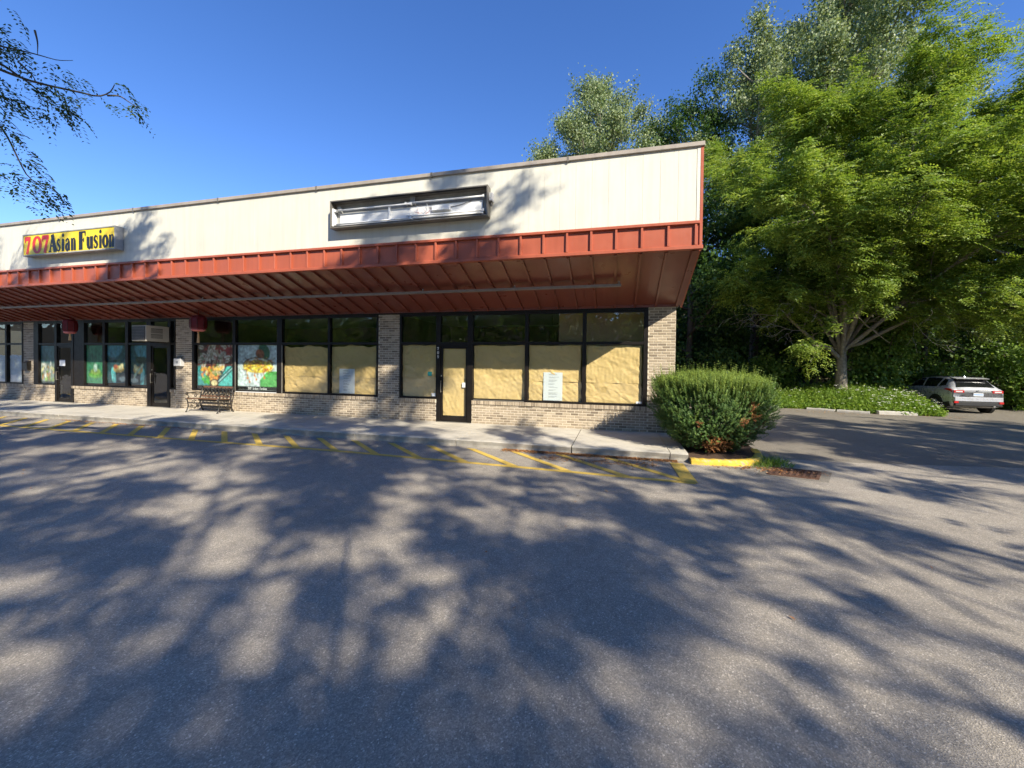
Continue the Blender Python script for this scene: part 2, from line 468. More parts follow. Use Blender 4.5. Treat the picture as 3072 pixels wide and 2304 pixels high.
ORG = {}
def wloc(o):
    v = Vector((0, 0, 0))
    while o is not None:
        v = v + o.location
        o = o.parent
    return v
def mesh_from(name, mb, mat, off=(0, 0, 0), smooth=False):
    me = bpy.data.meshes.new(name)
    me.from_pydata([(x - off[0], y - off[1], z - off[2]) for x, y, z in mb.v], [], mb.f)
    me.materials.append(MATS[mat])
    if smooth:
        me.polygons.foreach_set('use_smooth', [True] * len(me.polygons))
    me.update()
    return me
def link(name, data, parent=None, loc=(0, 0, 0)):
    o = bpy.data.objects.new(name, data)
    o.location = loc
    o.parent = parent
    col.objects.link(o)
    return o
def part(name, mb, mat, parent, local=False, smooth=False):
    """a mesh in world coordinates (or in its thing's own frame when local) under its parent"""
    off = (0, 0, 0) if local else wloc(parent)
    return link(name, mesh_from(name, mb, mat, off, smooth), parent)
def thing(name, label, cat, loc=(0, 0, 0), group=None, rz=0.0):
    o = link(name, None, None, loc)
    o.rotation_euler = (0, 0, rz)
    o.empty_display_size = 0.2
    return tag(o, label, cat, group)
def tag(o, label, cat, group=None):
    o['label'] = label
    o['category'] = cat
    if group:
        o['group'] = group
    return o
def one(name, mb, mat, label, cat, base, group=None, smooth=False):
    """a thing that is one mesh, its origin at base"""
    o = link(name, mesh_from(name, mb, mat, base, smooth), None, base)
    return tag(o, label, cat, group)
def node(name, parent, loc=(0, 0, 0)):
    """a part that only carries sub-parts"""
    o = link(name, None, parent, loc)
    o.empty_display_size = 0.1
    return o
def structure(name, mb, mat, parent=None, smooth=False):
    o = link(name, mesh_from(name, mb, mat, smooth=smooth), parent)
    if parent is None:
        o['kind'] = 'structure'
    return o
def np_mesh(name, verts, nside, mat, vals=None, parent=None, off=(0, 0, 0), smooth=False):
    """many small loose faces of nside corners each, from a numpy array (faces*nside, 3)"""
    me = bpy.data.meshes.new(name)
    nv = len(verts)
    nf = nv // nside
    me.vertices.add(nv)
    me.vertices.foreach_set('co', np.ascontiguousarray(verts - np.array(off), dtype=np.float32).ravel())
    me.loops.add(nv)
    me.loops.foreach_set('vertex_index', np.arange(nv, dtype=np.int32))
    me.polygons.add(nf)
    me.polygons.foreach_set('loop_start', np.arange(0, nv, nside, dtype=np.int32))
    if vals is not None:
        at = me.attributes.new('v', 'FLOAT', 'FACE')
        at.data.foreach_set('value', np.ascontiguousarray(vals, dtype=np.float32))
    me.materials.append(MATS[mat])
    me.update(calc_edges=True)
    return link(name, me, parent)
def unit(a):
    return a / np.maximum(np.linalg.norm(a, axis=-1, keepdims=True), 1e-9)
def leaf_quads(C, A, Nn, L, Wd, fold=0.25):
    """diamond leaves: centre C, long axis A, normal Nn, lengths L, widths Wd -> (n*4, 3)"""
    A = unit(A)
    S = unit(np.cross(A, Nn))
    Nn = np.cross(S, A)
    L = np.asarray(L).reshape(-1, 1)
    Wd = np.asarray(Wd).reshape(-1, 1)
    base = C - A * L * 0.5
    tip = C + A * L * 0.5
    mid = C - A * L * 0.06
    l = mid + S * Wd * 0.5 + Nn * Wd * fold
    r_ = mid - S * Wd * 0.5 + Nn * Wd * fold
    return np.stack([base, r_, tip, l], 1).reshape(-1, 3)

# ================================================================== THE SETTING
def edge_y(x):
    xs = [-60, 4, 6.8, 8.3, 10.0, 12.2, 12.9, 13.2, 17.5, 18.5, 22, 60]
    ys = [20.5, 20.6, 20.5, 20.4, 19.3, 19.0, 20.0, 27.0, 27.0, 23.6, 22.5, 22.5]
    return np.interp(x, xs, ys)
def ground_h(x, y):
    d = np.maximum(0, y - edge_y(x))
    h = np.minimum(1.6, 0.075 * d) + 0.05 * np.sin(x * 1.3) * np.minimum(1, d)
    return h + np.clip((y - 40) * 0.45, 0, 16) + np.clip((-50 - y) * 0.4, 0, 16) - 0.03  # rises far ahead and behind are added, unseen, to block bright sky
def build_ground():
    xs = np.unique(np.concatenate([np.linspace(-1500, -60, 8), np.linspace(-60, 4, 24), np.linspace(4, 24, 61), np.linspace(24, 80, 20), np.linspace(80, 1500, 8)]))
    ys = np.unique(np.concatenate([np.linspace(-1500, -100, 8), np.linspace(-100, 16, 30), np.linspace(16, 32, 49), np.linspace(32, 80, 20), np.linspace(80, 1500, 8)]))
    X, Y = np.meshgrid(xs, ys)
    Z = ground_h(X, Y)
    mb = MB()
    nx = len(xs)
    mb.v = list(zip(X.ravel().tolist(), Y.ravel().tolist(), Z.ravel().tolist()))
    mb.f = [(j * nx + i, j * nx + i + 1, (j + 1) * nx + i + 1, (j + 1) * nx + i) for j in range(len(ys) - 1) for i in range(nx - 1)]
    structure('ground', mb, 'forest_floor', smooth=True)
build_ground()
# the parking lot, and the older, rougher asphalt of the drive beside the shops
mb = MB()
mb.add([(-60, -60, 0.006), (60, -60, 0.006), (60, 12.0, 0.006), (12, 10.1, 0.006), (7.4, 9.6, 0.006), (4.4, 9.1, 0.006), (2.4, 9.0, 0.006), (-60, 9.0, 0.006)], [tuple(range(8))])
structure('parking_lot', mb, 'asphalt')
mb = MB()
xs = np.linspace(1.0, 60, 120)
lo = [(float(x), 8.9, 0.0) for x in xs]
rg = np.random.default_rng(3)
hi = [(float(x), float(min(edge_y(x), 27.0) + 0.12 + rg.normal(0, 0.05)), 0.0) for x in xs]
n = len(xs)
mb.add(lo + hi, [(i, i + 1, n + i + 1, n + i) for i in range(n - 1)])
structure('driveway', mb, 'asphalt_old')

# yellow hatching of the fire lane: one long line, slanted bars, a closing bar
marks = link('lane_marking', None)
marks['kind'] = 'structure'
def strip(pts_l, pts_r, z):
    mb = MB()
    n = len(pts_l)
    mb.add([(p[0], p[1], z) for p in pts_l] + [(p[0], p[1], z) for p in pts_r], [(n + i, n + i + 1, i + 1, i) for i in range(n - 1)])
    return mb
lx = np.linspace(-30, 1.22, 40)
ly = np.interp(lx, [-30, -16, -9, -5.6, -2, 1.22], [6.9, 6.95, 6.98, 7.02, 6.88, 6.73])
part('stripe', strip([(x, y + 0.062) for x, y in zip(lx, ly)], [(x, y - 0.062) for x, y in zip(lx, ly)], 0.010), 'road_paint', marks)
for k in range(30):
    xt = -0.12 - 0.955 * k
    xb = xt + 1.24
    w = 0.185
    yb = float(np.interp(xb, lx, ly)) + 0.04
    part('stripe', strip([(xt - w / 2, 8.06), (xb - w / 2, yb)], [(xt + w / 2, 8.06), (xb + w / 2, yb)], 0.014), 'road_paint', marks)
part('stripe', strip([(1.00, 8.0), (1.03, 6.77)], [(1.23, 8.0), (1.26, 6.72)], 0.018), 'road_paint', marks)

# the concrete walk: one slab after another, kerb face and walk cast as one
walk = link('sidewalk', None)
walk['kind'] = 'structure'
SWZ = 0.16
jx = [1.36, 1.04, -0.86] + [-3.4 - 2.56 * k for k in range(12)]
for a, b in zip(jx[1:], jx[:-1]):
    mb = MB()
    g = 0.006 if a != -0.86 and b != -0.86 else 0.012
    if a == 1.04:
        g = 0.0015
    yf = 8.215 + random.uniform(-0.008, 0.008)
    x0, x1 = a + g, b - g
    segs = max(2, int((x1 - x0) / 0.08))
    xs_ = [x0 + (x1 - x0) * i / segs for i in range(segs + 1)]
    prof = [(0.035, -0.05), (0.03, 0.06), (0.008, SWZ - 0.022), (0.03, SWZ - 0.002), (0.07, SWZ), (2.9, SWZ)]
    pts, fs = [], []
    for i, x in enumerate(xs_):
        for q, (dy, z) in enumerate(prof):
            jj = random.uniform(-0.006, 0.006) if 0 < q < 4 else 0
            pts.append((x, yf + dy + jj, z + (jj * 0.5 if q < 4 else 0)))
    m_ = len(prof)
    for i in range(segs):
        for q in range(m_ - 1):
            fs.append((i * m_ + q, (i + 1) * m_ + q, (i + 1) * m_ + q + 1, i * m_ + q + 1))
    fs.append(tuple(range(m_)))
    fs.append(tuple(segs * m_ + q for q in reversed(range(m_))))
    mb.add(pts, fs)
    part('slab', mb, 'concrete', walk)
mb = MB().box(-31.4, 1.35, 8.30, 11.1, -0.06, SWZ - 0.03)
part('walk_base', mb, 'dark_void', walk)

# planting bed at the end of the walk: yellow kerb and soil
def ring(path, w0, h, name, mat, parent=None):
    """low kerb along a plan path: rounded top"""
    mb = MB()
    pts, fs = [], []
    n = len(path)
    for i, p in enumerate(path):
        t = Vector((path[min(i + 1, n - 1)][0] - path[max(i - 1, 0)][0], path[min(i + 1, n - 1)][1] - path[max(i - 1, 0)][1], 0)).normalized()
        nr = Vector((-t.y, t.x, 0))
        jj = random.uniform(-0.008, 0.008)
        for o_, z in ((-w0 / 2, -0.04), (-w0 / 2 + 0.015, h - 0.04 + jj), (-w0 / 2 + 0.045, h + jj), (w0 / 2 - 0.03, h + jj), (w0 / 2, h - 0.02), (w0 / 2, -0.04)):
            pts.append((p[0] + nr.x * o_, p[1] + nr.y * o_, z))
    for i in range(n - 1):
        for q in range(5):
            fs.append((i * 6 + q, (i + 1) * 6 + q, (i + 1) * 6 + q + 1, i * 6 + q + 1))
    fs.append((0, 1, 2, 3, 4, 5))
    fs.append(tuple((n - 1) * 6 + q for q in (5, 4, 3, 2, 1, 0)))
    mb.add(pts, fs)
    o = part(name, mb, mat, parent) if parent else structure(name, mb, mat)
    return o
kp = []
for t in np.linspace(0, 1, 26):
    if t < 0.5:
        u = t / 0.5
        kp.append((1.38 + 0.86 * u, 8.09 + 0.12 * u * u))
    else:
        u = (t - 0.5) / 0.5
        kp.append((2.24 + 0.62 * math.sin(u * 1.45), 8.21 + 1.25 * u * (0.35 + 0.65 * u)))
ring(kp, 0.17, 0.105, 'kerb', 'kerb_yellow')
mb = MB()
xs = np.linspace(1.37, 3.0, 12)
ys = np.linspace(8.15, 10.5, 14)
pts = []
for y in ys:
    for x in xs:
        xm = min(x, float(np.interp(y, [8.1, 8.3, 8.6, 9.0, 9.46, 10.5], [2.1, 2.42, 2.68, 2.8, 2.86, 2.9])))
        pts.append((xm, y, 0.085 + random.uniform(-0.02, 0.02)))
mb.add(pts, [(j * 12 + i, j * 12 + i + 1, (j + 1) * 12 + i + 1, (j + 1) * 12 + i) for j in range(13) for i in range(11)])
structure('planting_bed_soil', mb, 'soil', smooth=True)
# broken stone kerb along the weeds
for k, (xa, ya, xb, yb, h) in enumerate([(6.5, 20.55, 7.1, 20.5, 0.10), (8.2, 20.4, 9.0, 19.85, 0.08), (9.05, 19.8, 9.95, 19.3, 0.09), (10.2, 19.3, 11.5, 19.35, 0.14)]):
    ring([(xa + (xb - xa) * t, ya + (yb - ya) * t) for t in np.linspace(0, 1, 8)], 0.26, h, 'kerb', 'kerb_stone')

# storm drain at the low corner
t = thing('storm_drain', 'rusty square storm drain grate set in the asphalt beside the planted shrub', 'drain', (3.0, 7.88, 0.0))
dc = Vector((3.0, 7.88, 0))
da = R(24)
ux, uy = Vector((math.cos(da), -math.sin(da) * 0.4, 0)).normalized(), Vector((0.45, 0.9, 0)).normalized()
mb = MB()
hw, hh = 0.34, 0.30
cs = [dc + ux * (sx * hw) + uy * (sy * hh) for sx, sy in ((-1, -1), (1, -1), (1, 1), (-1, 1))]
for a, b in zip(cs, cs[1:] + cs[:1]):
    mb.quadbox(a + Vector((0, 0, 0.012)), b + Vector((0, 0, 0.012)), 0.045, 0.02)
part('frame', mb, 'rust_iron', t)
for i in range(1, 7):
    f_ = -1 + 2 * i / 7
    mb = MB().quadbox(dc + ux * (hw * f_) - uy * hh + Vector((0, 0, 0.013)), dc + ux * (hw * f_) + uy * hh + Vector((0, 0, 0.013)), 0.032, 0.018)
    part('bar', mb, 'rust_iron', t)
for i in range(1, 5):
    f_ = -1 + 2 * i / 5
    mb = MB().quadbox(dc - ux * hw + uy * (hh * f_) + Vector((0, 0, 0.0115)), dc + ux * hw + uy * (hh * f_) + Vector((0, 0, 0.0115)), 0.03, 0.014)
    part('bar', mb, 'rust_iron', t)
mb = MB().add([tuple(c + Vector((0, 0, 0.0085))) for c in cs], [(0, 1, 2, 3)])
part('pit', mb, 'dark_void', t)  # flat dark sheet: the darkness below the bars is painted, no hole
mb = MB()
oc = [dc + ux * (sx * (hw + 0.16)) + uy * (sy * (hh + 0.14)) for sx, sy in ((-1, -1), (1, -1), (1, 1), (-1, 1))]
mb.add([tuple(c + Vector((0, 0, 0.0072))) for c in oc], [(0, 1, 2, 3)])
part('concrete_collar', mb, 'asphalt_old', t)

# ================================================================== THE SHOPS
shop = thing('shop_building', 'low strip of shops with cream panel fascia, red metal overhang and tan brick', 'building', (-14.0, 10.6, 0.0))
YW = 10.565
XE = -31.4                       # far end that the frame never reaches
SILL, WTOP = 0.80, 3.24
brick_wall_core = MB()
regions = []                     # (x0, x1, z0, z1)
def wall(x0, x1, z0, z1):
    brick_wall_core.box(x0 + 0.004, x1 - 0.004, YW + 0.007, YW + 0.2, z0, z1)
    regions.append((x0, x1, z0, z1))
piers = [(0.76, 1.41), (-6.87, -6.15), (-14.84, -14.08), (-22.85, -22.20)]
lows = [(-3.90, 0.76), (-6.15, -4.96), (-14.08, -6.87), (-15.08, -14.84), (-20.05, -16.15), (-22.20, -20.97), (XE, -22.85)]
for a, b in piers:
    wall(a, b, SWZ - 0.02, 3.33)
for a, b in lows:
    wall(a, b, SWZ - 0.02, SILL - 0.105)
bw = part('brick_wall', brick_wall_core, 'mortar', shop)
BL, BH, MOD, CRS = 0.1890, 0.0535, 0.2032, 0.0677
bricks = []
merged = {}
for (x0, x1, z0, z1) in regions:
    r0 = 0
    while True:
        zb = SWZ + 0.006 + r0 * CRS
        if zb + BH > z1 + 0.004:
            break
        k0 = math.floor((x0 - 1.41) / MOD) - 2
        k = k0
        while True:
            xa = 1.41 + k * MOD + (MOD / 2 if r0 % 2 else 0)
            xb = xa + BL
            if xa > x1:
                break
            a, b = max(xa, x0 + 0.002), min(xb, x1 - 0.002)
            if b - a > 0.035:
                bricks.append((a, b, zb))
            k += 1
        r0 += 1
def cam_size(b):
    hidden = (b[0] > 0.25 and b[2] < 1.15)
    d = (Vector(((b[0] + b[1]) / 2, YW, b[2])) - Vector((0, 0, CZ))).length
    return d + (100 if hidden else 0) + (3 if b[1] - b[0] < 0.15 else 0)
bricks.sort(key=cam_size)
bcache = {}
rb = random.Random(11)
def brick_val():
    return min(1, max(0, rb.choice((rb.gauss(0.22, 0.12), rb.gauss(0.62, 0.16), rb.gauss(0.62, 0.16), rb.gauss(0.78, 0.12)))))
for a, b, zb in bricks[:300]:
    ln = round((b - a) * 200) / 200
    kv = int(brick_val() * 11.99)
    key = (ln, kv)
    if key not in bcache:
        mbk = MB().bbox(0, ln, -0.0, 0.09, 0, BH, 0.004)
        me = mesh_from('brick', mbk, 'brick')
        at = me.attributes.new('v', 'FLOAT', 'FACE')
        at.data.foreach_set('value', [(kv + 0.5) / 12] * len(me.polygons))
        bcache[key] = me
    o = link('brick', bcache[key], bw)
    o.location = Vector((a, YW + rb.uniform(-0.002, 0.002), zb)) - wloc(bw)
mbk = MB()
vals = []
for a, b, zb in bricks[300:]:
    n0 = len(mbk.f)
    d_ = rb.uniform(-0.002, 0.002)
    mbk.bbox(a, b, YW + d_, YW + 0.05, zb, zb + BH, 0.004)
    vals += [brick_val()] * (len(mbk.f) - n0)
o = part('brickwork', mbk, 'brick', bw)
o['kind'] = 'stuff'
at = o.data.attributes.new('v', 'FLOAT', 'FACE')
at.data.foreach_set('value', vals)
# rowlock sills under the windows: bricks on edge, standing proud
mbk, vals, core = MB(), [], MB()
for a, b in lows:
    core.box(a + 0.004, b - 0.004, YW - 0.018, YW + 0.2, SILL - 0.1045, SILL - 0.004)
    x = a + 0.004
    while x + 0.05 < b:
        n0 = len(mbk.f)
        mbk.bbox(x, min(x + 0.058, b), YW - 0.026 + rb.uniform(-.002, .002), YW + 0.06, SILL - 0.10, SILL, 0.004)
        vals += [min(1, brick_val() + 0.12)] * (len(mbk.f) - n0)
        x += 0.0677
part('sill_bed', core, 'mortar', bw)
o = part('sill_bricks', mbk, 'brick', bw)
o['kind'] = 'stuff'
at = o.data.attributes.new('v', 'FLOAT', 'FACE')
at.data.foreach_set('value', vals)

# carcass behind: side and back walls, roof, header, rooms
mb = MB().box(1.10, 1.405, YW + 0.21, 28.0, 0.02, 5.55)
part('side_wall', mb, 'brick_far', shop)
part('rear_wall', MB().box(XE, 1.0, 27.8, 28.0, 0.02, 5.55), 'brick_far', shop)
part('roof', MB().box(XE, 1.40, 8.62, 27.9, 5.56, 5.66), 'roofing', shop)
part('upper_wall', MB().box(XE, 1.05, YW + 0.22, YW + 0.4, 3.36, 5.55), 'mortar', shop)
part('window_header', MB().box(XE, 0.76, YW - 0.012, YW + 0.2, WTOP + 0.002, 3.33), 'bronze', shop)
part('soffit_trim', MB().box(XE, 1.46, YW - 0.05, YW - 0.004, 3.285, 3.345), 'red_soffit', shop)
room = node('shop_interior', shop)
part('floor', MB().box(XE, 1.05, YW + 0.21, 17.0, 0.02, SWZ), 'interior_floor', room)
part('ceiling', MB().box(XE, 1.05, YW + 0.21, 17.0, 3.30, 3.345), 'interior_ceiling', room)
part('back_wall', MB().box(XE, 1.05, 15.0, 15.1, SWZ, 3.298), 'interior_wall', room)
for x in (-6.51, -14.46, -22.52):
    part('partition', MB().box(x - 0.06, x + 0.06, YW + 0.21, 14.99, SWZ, 3.298), 'interior_wall', room)
part('brown_partition', MB().box(-1.55, 0.74, YW + 0.55, YW + 0.60, 1.4, 3.29), 'brown_board', room)

# ---------- windows and doors
FY0, FY1 = YW - 0.02, YW + 0.10
GY = YW + 0.035
TZ0, TZ1 = 2.36, 2.43
def window(x0, x1, muls=(), z0=SILL, left=0.06, right=0.06, transom=True):
    """muls: (centre, width). One window: bronze frame and one pane per light"""
    w = node('window', shop)
    mb = MB()
    edges = [(x0, x0 + left)] + [(c - wd / 2, c + wd / 2) for c, wd in muls] + [(x1 - right, x1)]
    for a, b in edges:
        mb.bbox(a, b, FY0, FY1, z0 + 0.001, WTOP, 0.004)
    for (a0, a1), (b0, b1) in zip(edges[:-1], edges[1:]):
        for za, zb in ((z0 + 0.001, z0 + 0.055), (WTOP - 0.06, WTOP)) + (((TZ0, TZ1),) if transom else ()):
            mb.box(a1 - 0.001, b0 + 0.001, FY0 + 0.006, FY1 - 0.006, za, zb)
    part('frame', mb, 'bronze', w)
    for (a0, a1), (b0, b1) in zip(edges[:-1], edges[1:]):
        for za, zb in ((z0 + 0.05, TZ0 + 0.005), (TZ1 - 0.005, WTOP - 0.055)):
            part('pane', MB().box(a1 - 0.004, b0 + 0.004, GY, GY + 0.006, za, zb), 'glass', w)
    return w
def door(x0, x1, lw=0.11, rw=0.13, handle='left', dark=False):
    d = node('door', shop)
    mb = MB()
    zb = SWZ + 0.002
    for a, b in ((x0, x0 + lw), (x1 - rw, x1)):
        mb.bbox(a, b, FY0 - 0.004, FY1 + 0.004, zb, WTOP, 0.004)
    mb.box(x0 + lw - 0.001, x1 - rw + 0.001, FY0, FY1, 2.315, TZ1)
    mb.box(x0 + lw - 0.001, x1 - rw + 0.001, FY0, FY1, WTOP - 0.06, WTOP)
    part('door_frame', mb, 'bronze', d)
    a, b = x0 + lw + 0.006, x1 - rw - 0.006
    y0, y1 = YW + 0.005, YW + 0.05
    mb = MB()
    mb.box(a, a + 0.055, y0, y1, zb + 0.012, 2.308)
    mb.box(b - 0.055, b, y0, y1, zb + 0.012, 2.308)
    mb.box(a + 0.054, b - 0.054, y0 + 0.003, y1 - 0.003, zb + 0.012, zb + 0.15)
    mb.box(a + 0.054, b - 0.054, y0 + 0.003, y1 - 0.003, 2.25, 2.308)
    leaf = part('leaf', mb, 'bronze', d)
    part('pane', MB().box(a + 0.05, b - 0.05, YW + 0.022, YW + 0.028, zb + 0.145, 2.255), 'glass', leaf)
    part('pane', MB().box(x0 + lw - 0.004, x1 - rw + 0.004, GY, GY + 0.006, TZ1 - 0.004, WTOP - 0.055), 'glass', d)
    hx = a + 0.027 if handle == 'left' else b - 0.027
    mb = MB()
    mb.tube([(hx, y0 - 0.06, 1.00), (hx, y0 - 0.06, 1.34)], 0.014, 8)
    mb.tube([(hx, y0 - 0.06, 1.02), (hx, y0 + 0.002, 1.02)], 0.01, 6)
    mb.tube([(hx, y0 - 0.06, 1.32), (hx, y0 + 0.002, 1.32)], 0.01, 6)
    part('handle', mb, 'bronze_light', leaf)
    part('lock', MB().tube([(hx, y0 - 0.015, 1.47), (hx, y0 + 0.002, 1.47)], 0.022, 12), 'chrome', leaf)
    part('threshold', MB().box(x0 + 0.01, x1 - 0.01, FY0 - 0.05, FY1, SWZ + 0.0008, SWZ + 0.014), 'bronze_light', d)
    return d
window(-6.15, -4.96, right=0.03)
door_709 = door(-4.96, -3.90)
window(-3.90, 0.76, ((-2.34, 0.095), (-0.81, 0.095)), left=0.03, right=0.10)
window(-14.08, -6.87, ((-12.27, 0.12), (-10.435, 0.20), (-8.58, 0.08)), left=0.10, right=0.05)
window(-15.08, -14.84, left=0.03, right=0.05)
door(-16.15, -15.08, 0.18, 0.10, 'left')
window(-19.46, -16.15, ((-18.33, 0.12), (-17.16, 0.14)), left=0.10, right=0.04)
part('door_side_panel', MB().box(-19.94, -19.46, FY0 + 0.01, FY1, SILL + 0.002, WTOP), 'bronze', shop)
door(-20.97, -19.94, 0.11, 0.13, 'left')
window(-22.20, -20.97, left=0.28, right=0.03)
window(XE, -22.85, ((-29.4, 0.1), (-27.4, 0.1), (-25.6, 0.1), (-23.88, 0.1)))
# paler jamb trims beside the bigger mullions
for x in (-10.335, -12.215):
    part('mullion_trim', MB().box(x, x + 0.03, FY0 - 0.012, FY0 + 0.004, SILL + 0.004, TZ0 - 0.01), 'bronze_light', shop)
part('sill_plate', MB().box(-12.2, -10.54, FY0 - 0.01, FY0 + 0.005, SILL + 0.001, SILL + 0.022), 'sign_white', shop)
part('sill_plate', MB().box(-3.85, -2.40, FY0 - 0.006, FY0 + 0.007, SILL + 0.004, SILL + 0.03), 'bronze_light', shop)

# ---------- fascia: cream panels, coping, red band with battens
fascia = node('fascia', shop)
YF = 8.32
PZ0, PZ1 = 4.60, 6.0
part('backing', MB().box(XE, 1.495, YF + 0.022, YF + 0.30, 4.09, PZ1 - 0.004), 'panel_gap', fascia)
pm = {}
x = 1.43
rp = random.Random(5)
part('corner_trim', MB().box(1.436, 1.498, YF - 0.006, YF + 0.02, PZ0 - 0.02, PZ1), 'panel_white', fascia)
while x > XE:
    x0 = max(XE, x - 0.3265)
    dy = rp.uniform(-0.0008, 0.0008)
    part('panel', MB().bbox(x0 + (0.001 if x > -3.5 else 0.0003), x - (0.001 if x > -3.5 else 0.0003), YF + dy, YF + 0.021, PZ0 - 0.02, PZ1, 0.002 if x > -3.5 else 0.0006), 'panel_white', fascia)
    x -= 0.3265
x = 1.56
cj = [1.565, -1.02] + [-1.02 - 3.05 * k for k in range(1, 10)] + [XE]
for a, b in zip(cj[1:], cj[:-1]):
    if a < XE:
        break
    part('coping', MB().bbox(a + 0.003, b - 0.003, YF - 0.045, YF + 0.35, PZ1 + 0.002, PZ1 + 0.088, 0.008), 'coping', fascia)
    part('coping_joint', MB().box(a - 0.02, a + 0.02, YF - 0.050, YF + 0.352, PZ1 - 0.012, PZ1 + 0.092), 'bronze_light', fascia)
part('top_rail', MB().bbox(XE, 1.497, YF - 0.05, YF + 0.02, 4.54, 4.598, 0.006), 'red_metal', fascia)
part('bottom_rail', MB().bbox(XE, 1.56, YF - 0.04, YF + 0.05, 4.055, 4.135, 0.012), 'red_metal', fascia)
bxs = [1.43 - 0.49 * k for k in range(68)]
bxs = [b for b in bxs if b > XE]
bm_ = mesh_from('batten', MB().bbox(-0.022, 0.022, YF - 0.035, YF + 0.012, 4.1355, 4.5395, 0.004), 'red_metal')
pn_ = None
for b in bxs:
    o = link('batten', bm_, fascia)
    o.location = Vector((b, 0, 0)) - wloc(fascia)
    part('pan', MB().box(b - 0.49 + 0.001, b - 0.001, YF + 0.012 + rp.uniform(-.002, .002), YF + 0.0215, 4.1355, 4.5395), 'red_metal', fascia)
part('pan', MB().box(1.432, 1.497, YF + 0.012, YF + 0.0215, 4.1355, 4.5395), 'red_metal', fascia)
part('edge_trim', MB().box(1.4985, 1.548, YF - 0.012, YF + 0.10, 4.136, PZ1 + 0.0), 'red_metal', fascia)
# end of the overhang: red sheet, its lower edge follows the soffit
mb = MB().prism([(1.50, YF + 0.102, 4.06), (1.50, YW + 0.03, 3.27), (1.50, YW + 0.03, PZ1 - 0.004), (1.50, YF + 0.102, PZ1 - 0.004)], (0.042, 0, 0))
part('end_panel', mb, 'red_metal', fascia)
part('side_parapet', MB().box(1.42, 1.54, YW + 0.032, 28.0, 4.6, PZ1 - 0.004), 'panel_white', fascia)

# ---------- soffit: sloping panels and ribs
soffit = node('soffit', shop)
SY0, SZ0, SY1, SZ1 = YF + 0.03, 4.085, YW - 0.055, 3.345
nn = Vector((0, -(SZ0 - SZ1), -(SY1 - SY0))).normalized()           # points down and out
xr = [0.92 - 0.4825 * k for k in range(68)]
xr = [1.40] + [x for x in xr if x > XE]
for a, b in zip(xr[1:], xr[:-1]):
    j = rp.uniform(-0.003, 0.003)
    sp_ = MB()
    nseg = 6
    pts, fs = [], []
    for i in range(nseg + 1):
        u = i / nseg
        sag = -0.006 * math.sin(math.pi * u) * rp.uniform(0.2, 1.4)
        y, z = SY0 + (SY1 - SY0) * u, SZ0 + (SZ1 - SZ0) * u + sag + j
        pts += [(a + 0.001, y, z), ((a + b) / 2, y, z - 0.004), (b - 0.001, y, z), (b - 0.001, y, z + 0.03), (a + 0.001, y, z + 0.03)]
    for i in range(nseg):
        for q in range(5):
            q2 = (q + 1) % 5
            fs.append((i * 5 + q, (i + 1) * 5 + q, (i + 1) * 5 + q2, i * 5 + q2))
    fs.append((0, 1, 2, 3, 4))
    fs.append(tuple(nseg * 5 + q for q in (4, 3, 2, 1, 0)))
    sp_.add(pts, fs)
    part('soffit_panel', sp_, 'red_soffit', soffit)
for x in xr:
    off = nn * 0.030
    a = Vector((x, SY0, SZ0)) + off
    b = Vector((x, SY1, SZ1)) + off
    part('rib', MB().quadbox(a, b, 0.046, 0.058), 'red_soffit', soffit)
part('end_trim', MB().quadbox(Vector((1.46, SY0, SZ0)) + nn * 0.02, Vector((1.46, SY1, SZ1)) + nn * 0.02, 0.085, 0.05), 'red_soffit', soffit)
part('rail', MB().box(XE, 0.08, 9.24, 9.33, 3.585, 3.64), 'rail_metal', soffit)
for k in range(13):
    x = 0.03 - 2.4 * k
    part('bracket', MB().box(x - 0.02, x + 0.02, 9.275, 9.295, 3.641, 3.705), 'rail_metal', soffit)

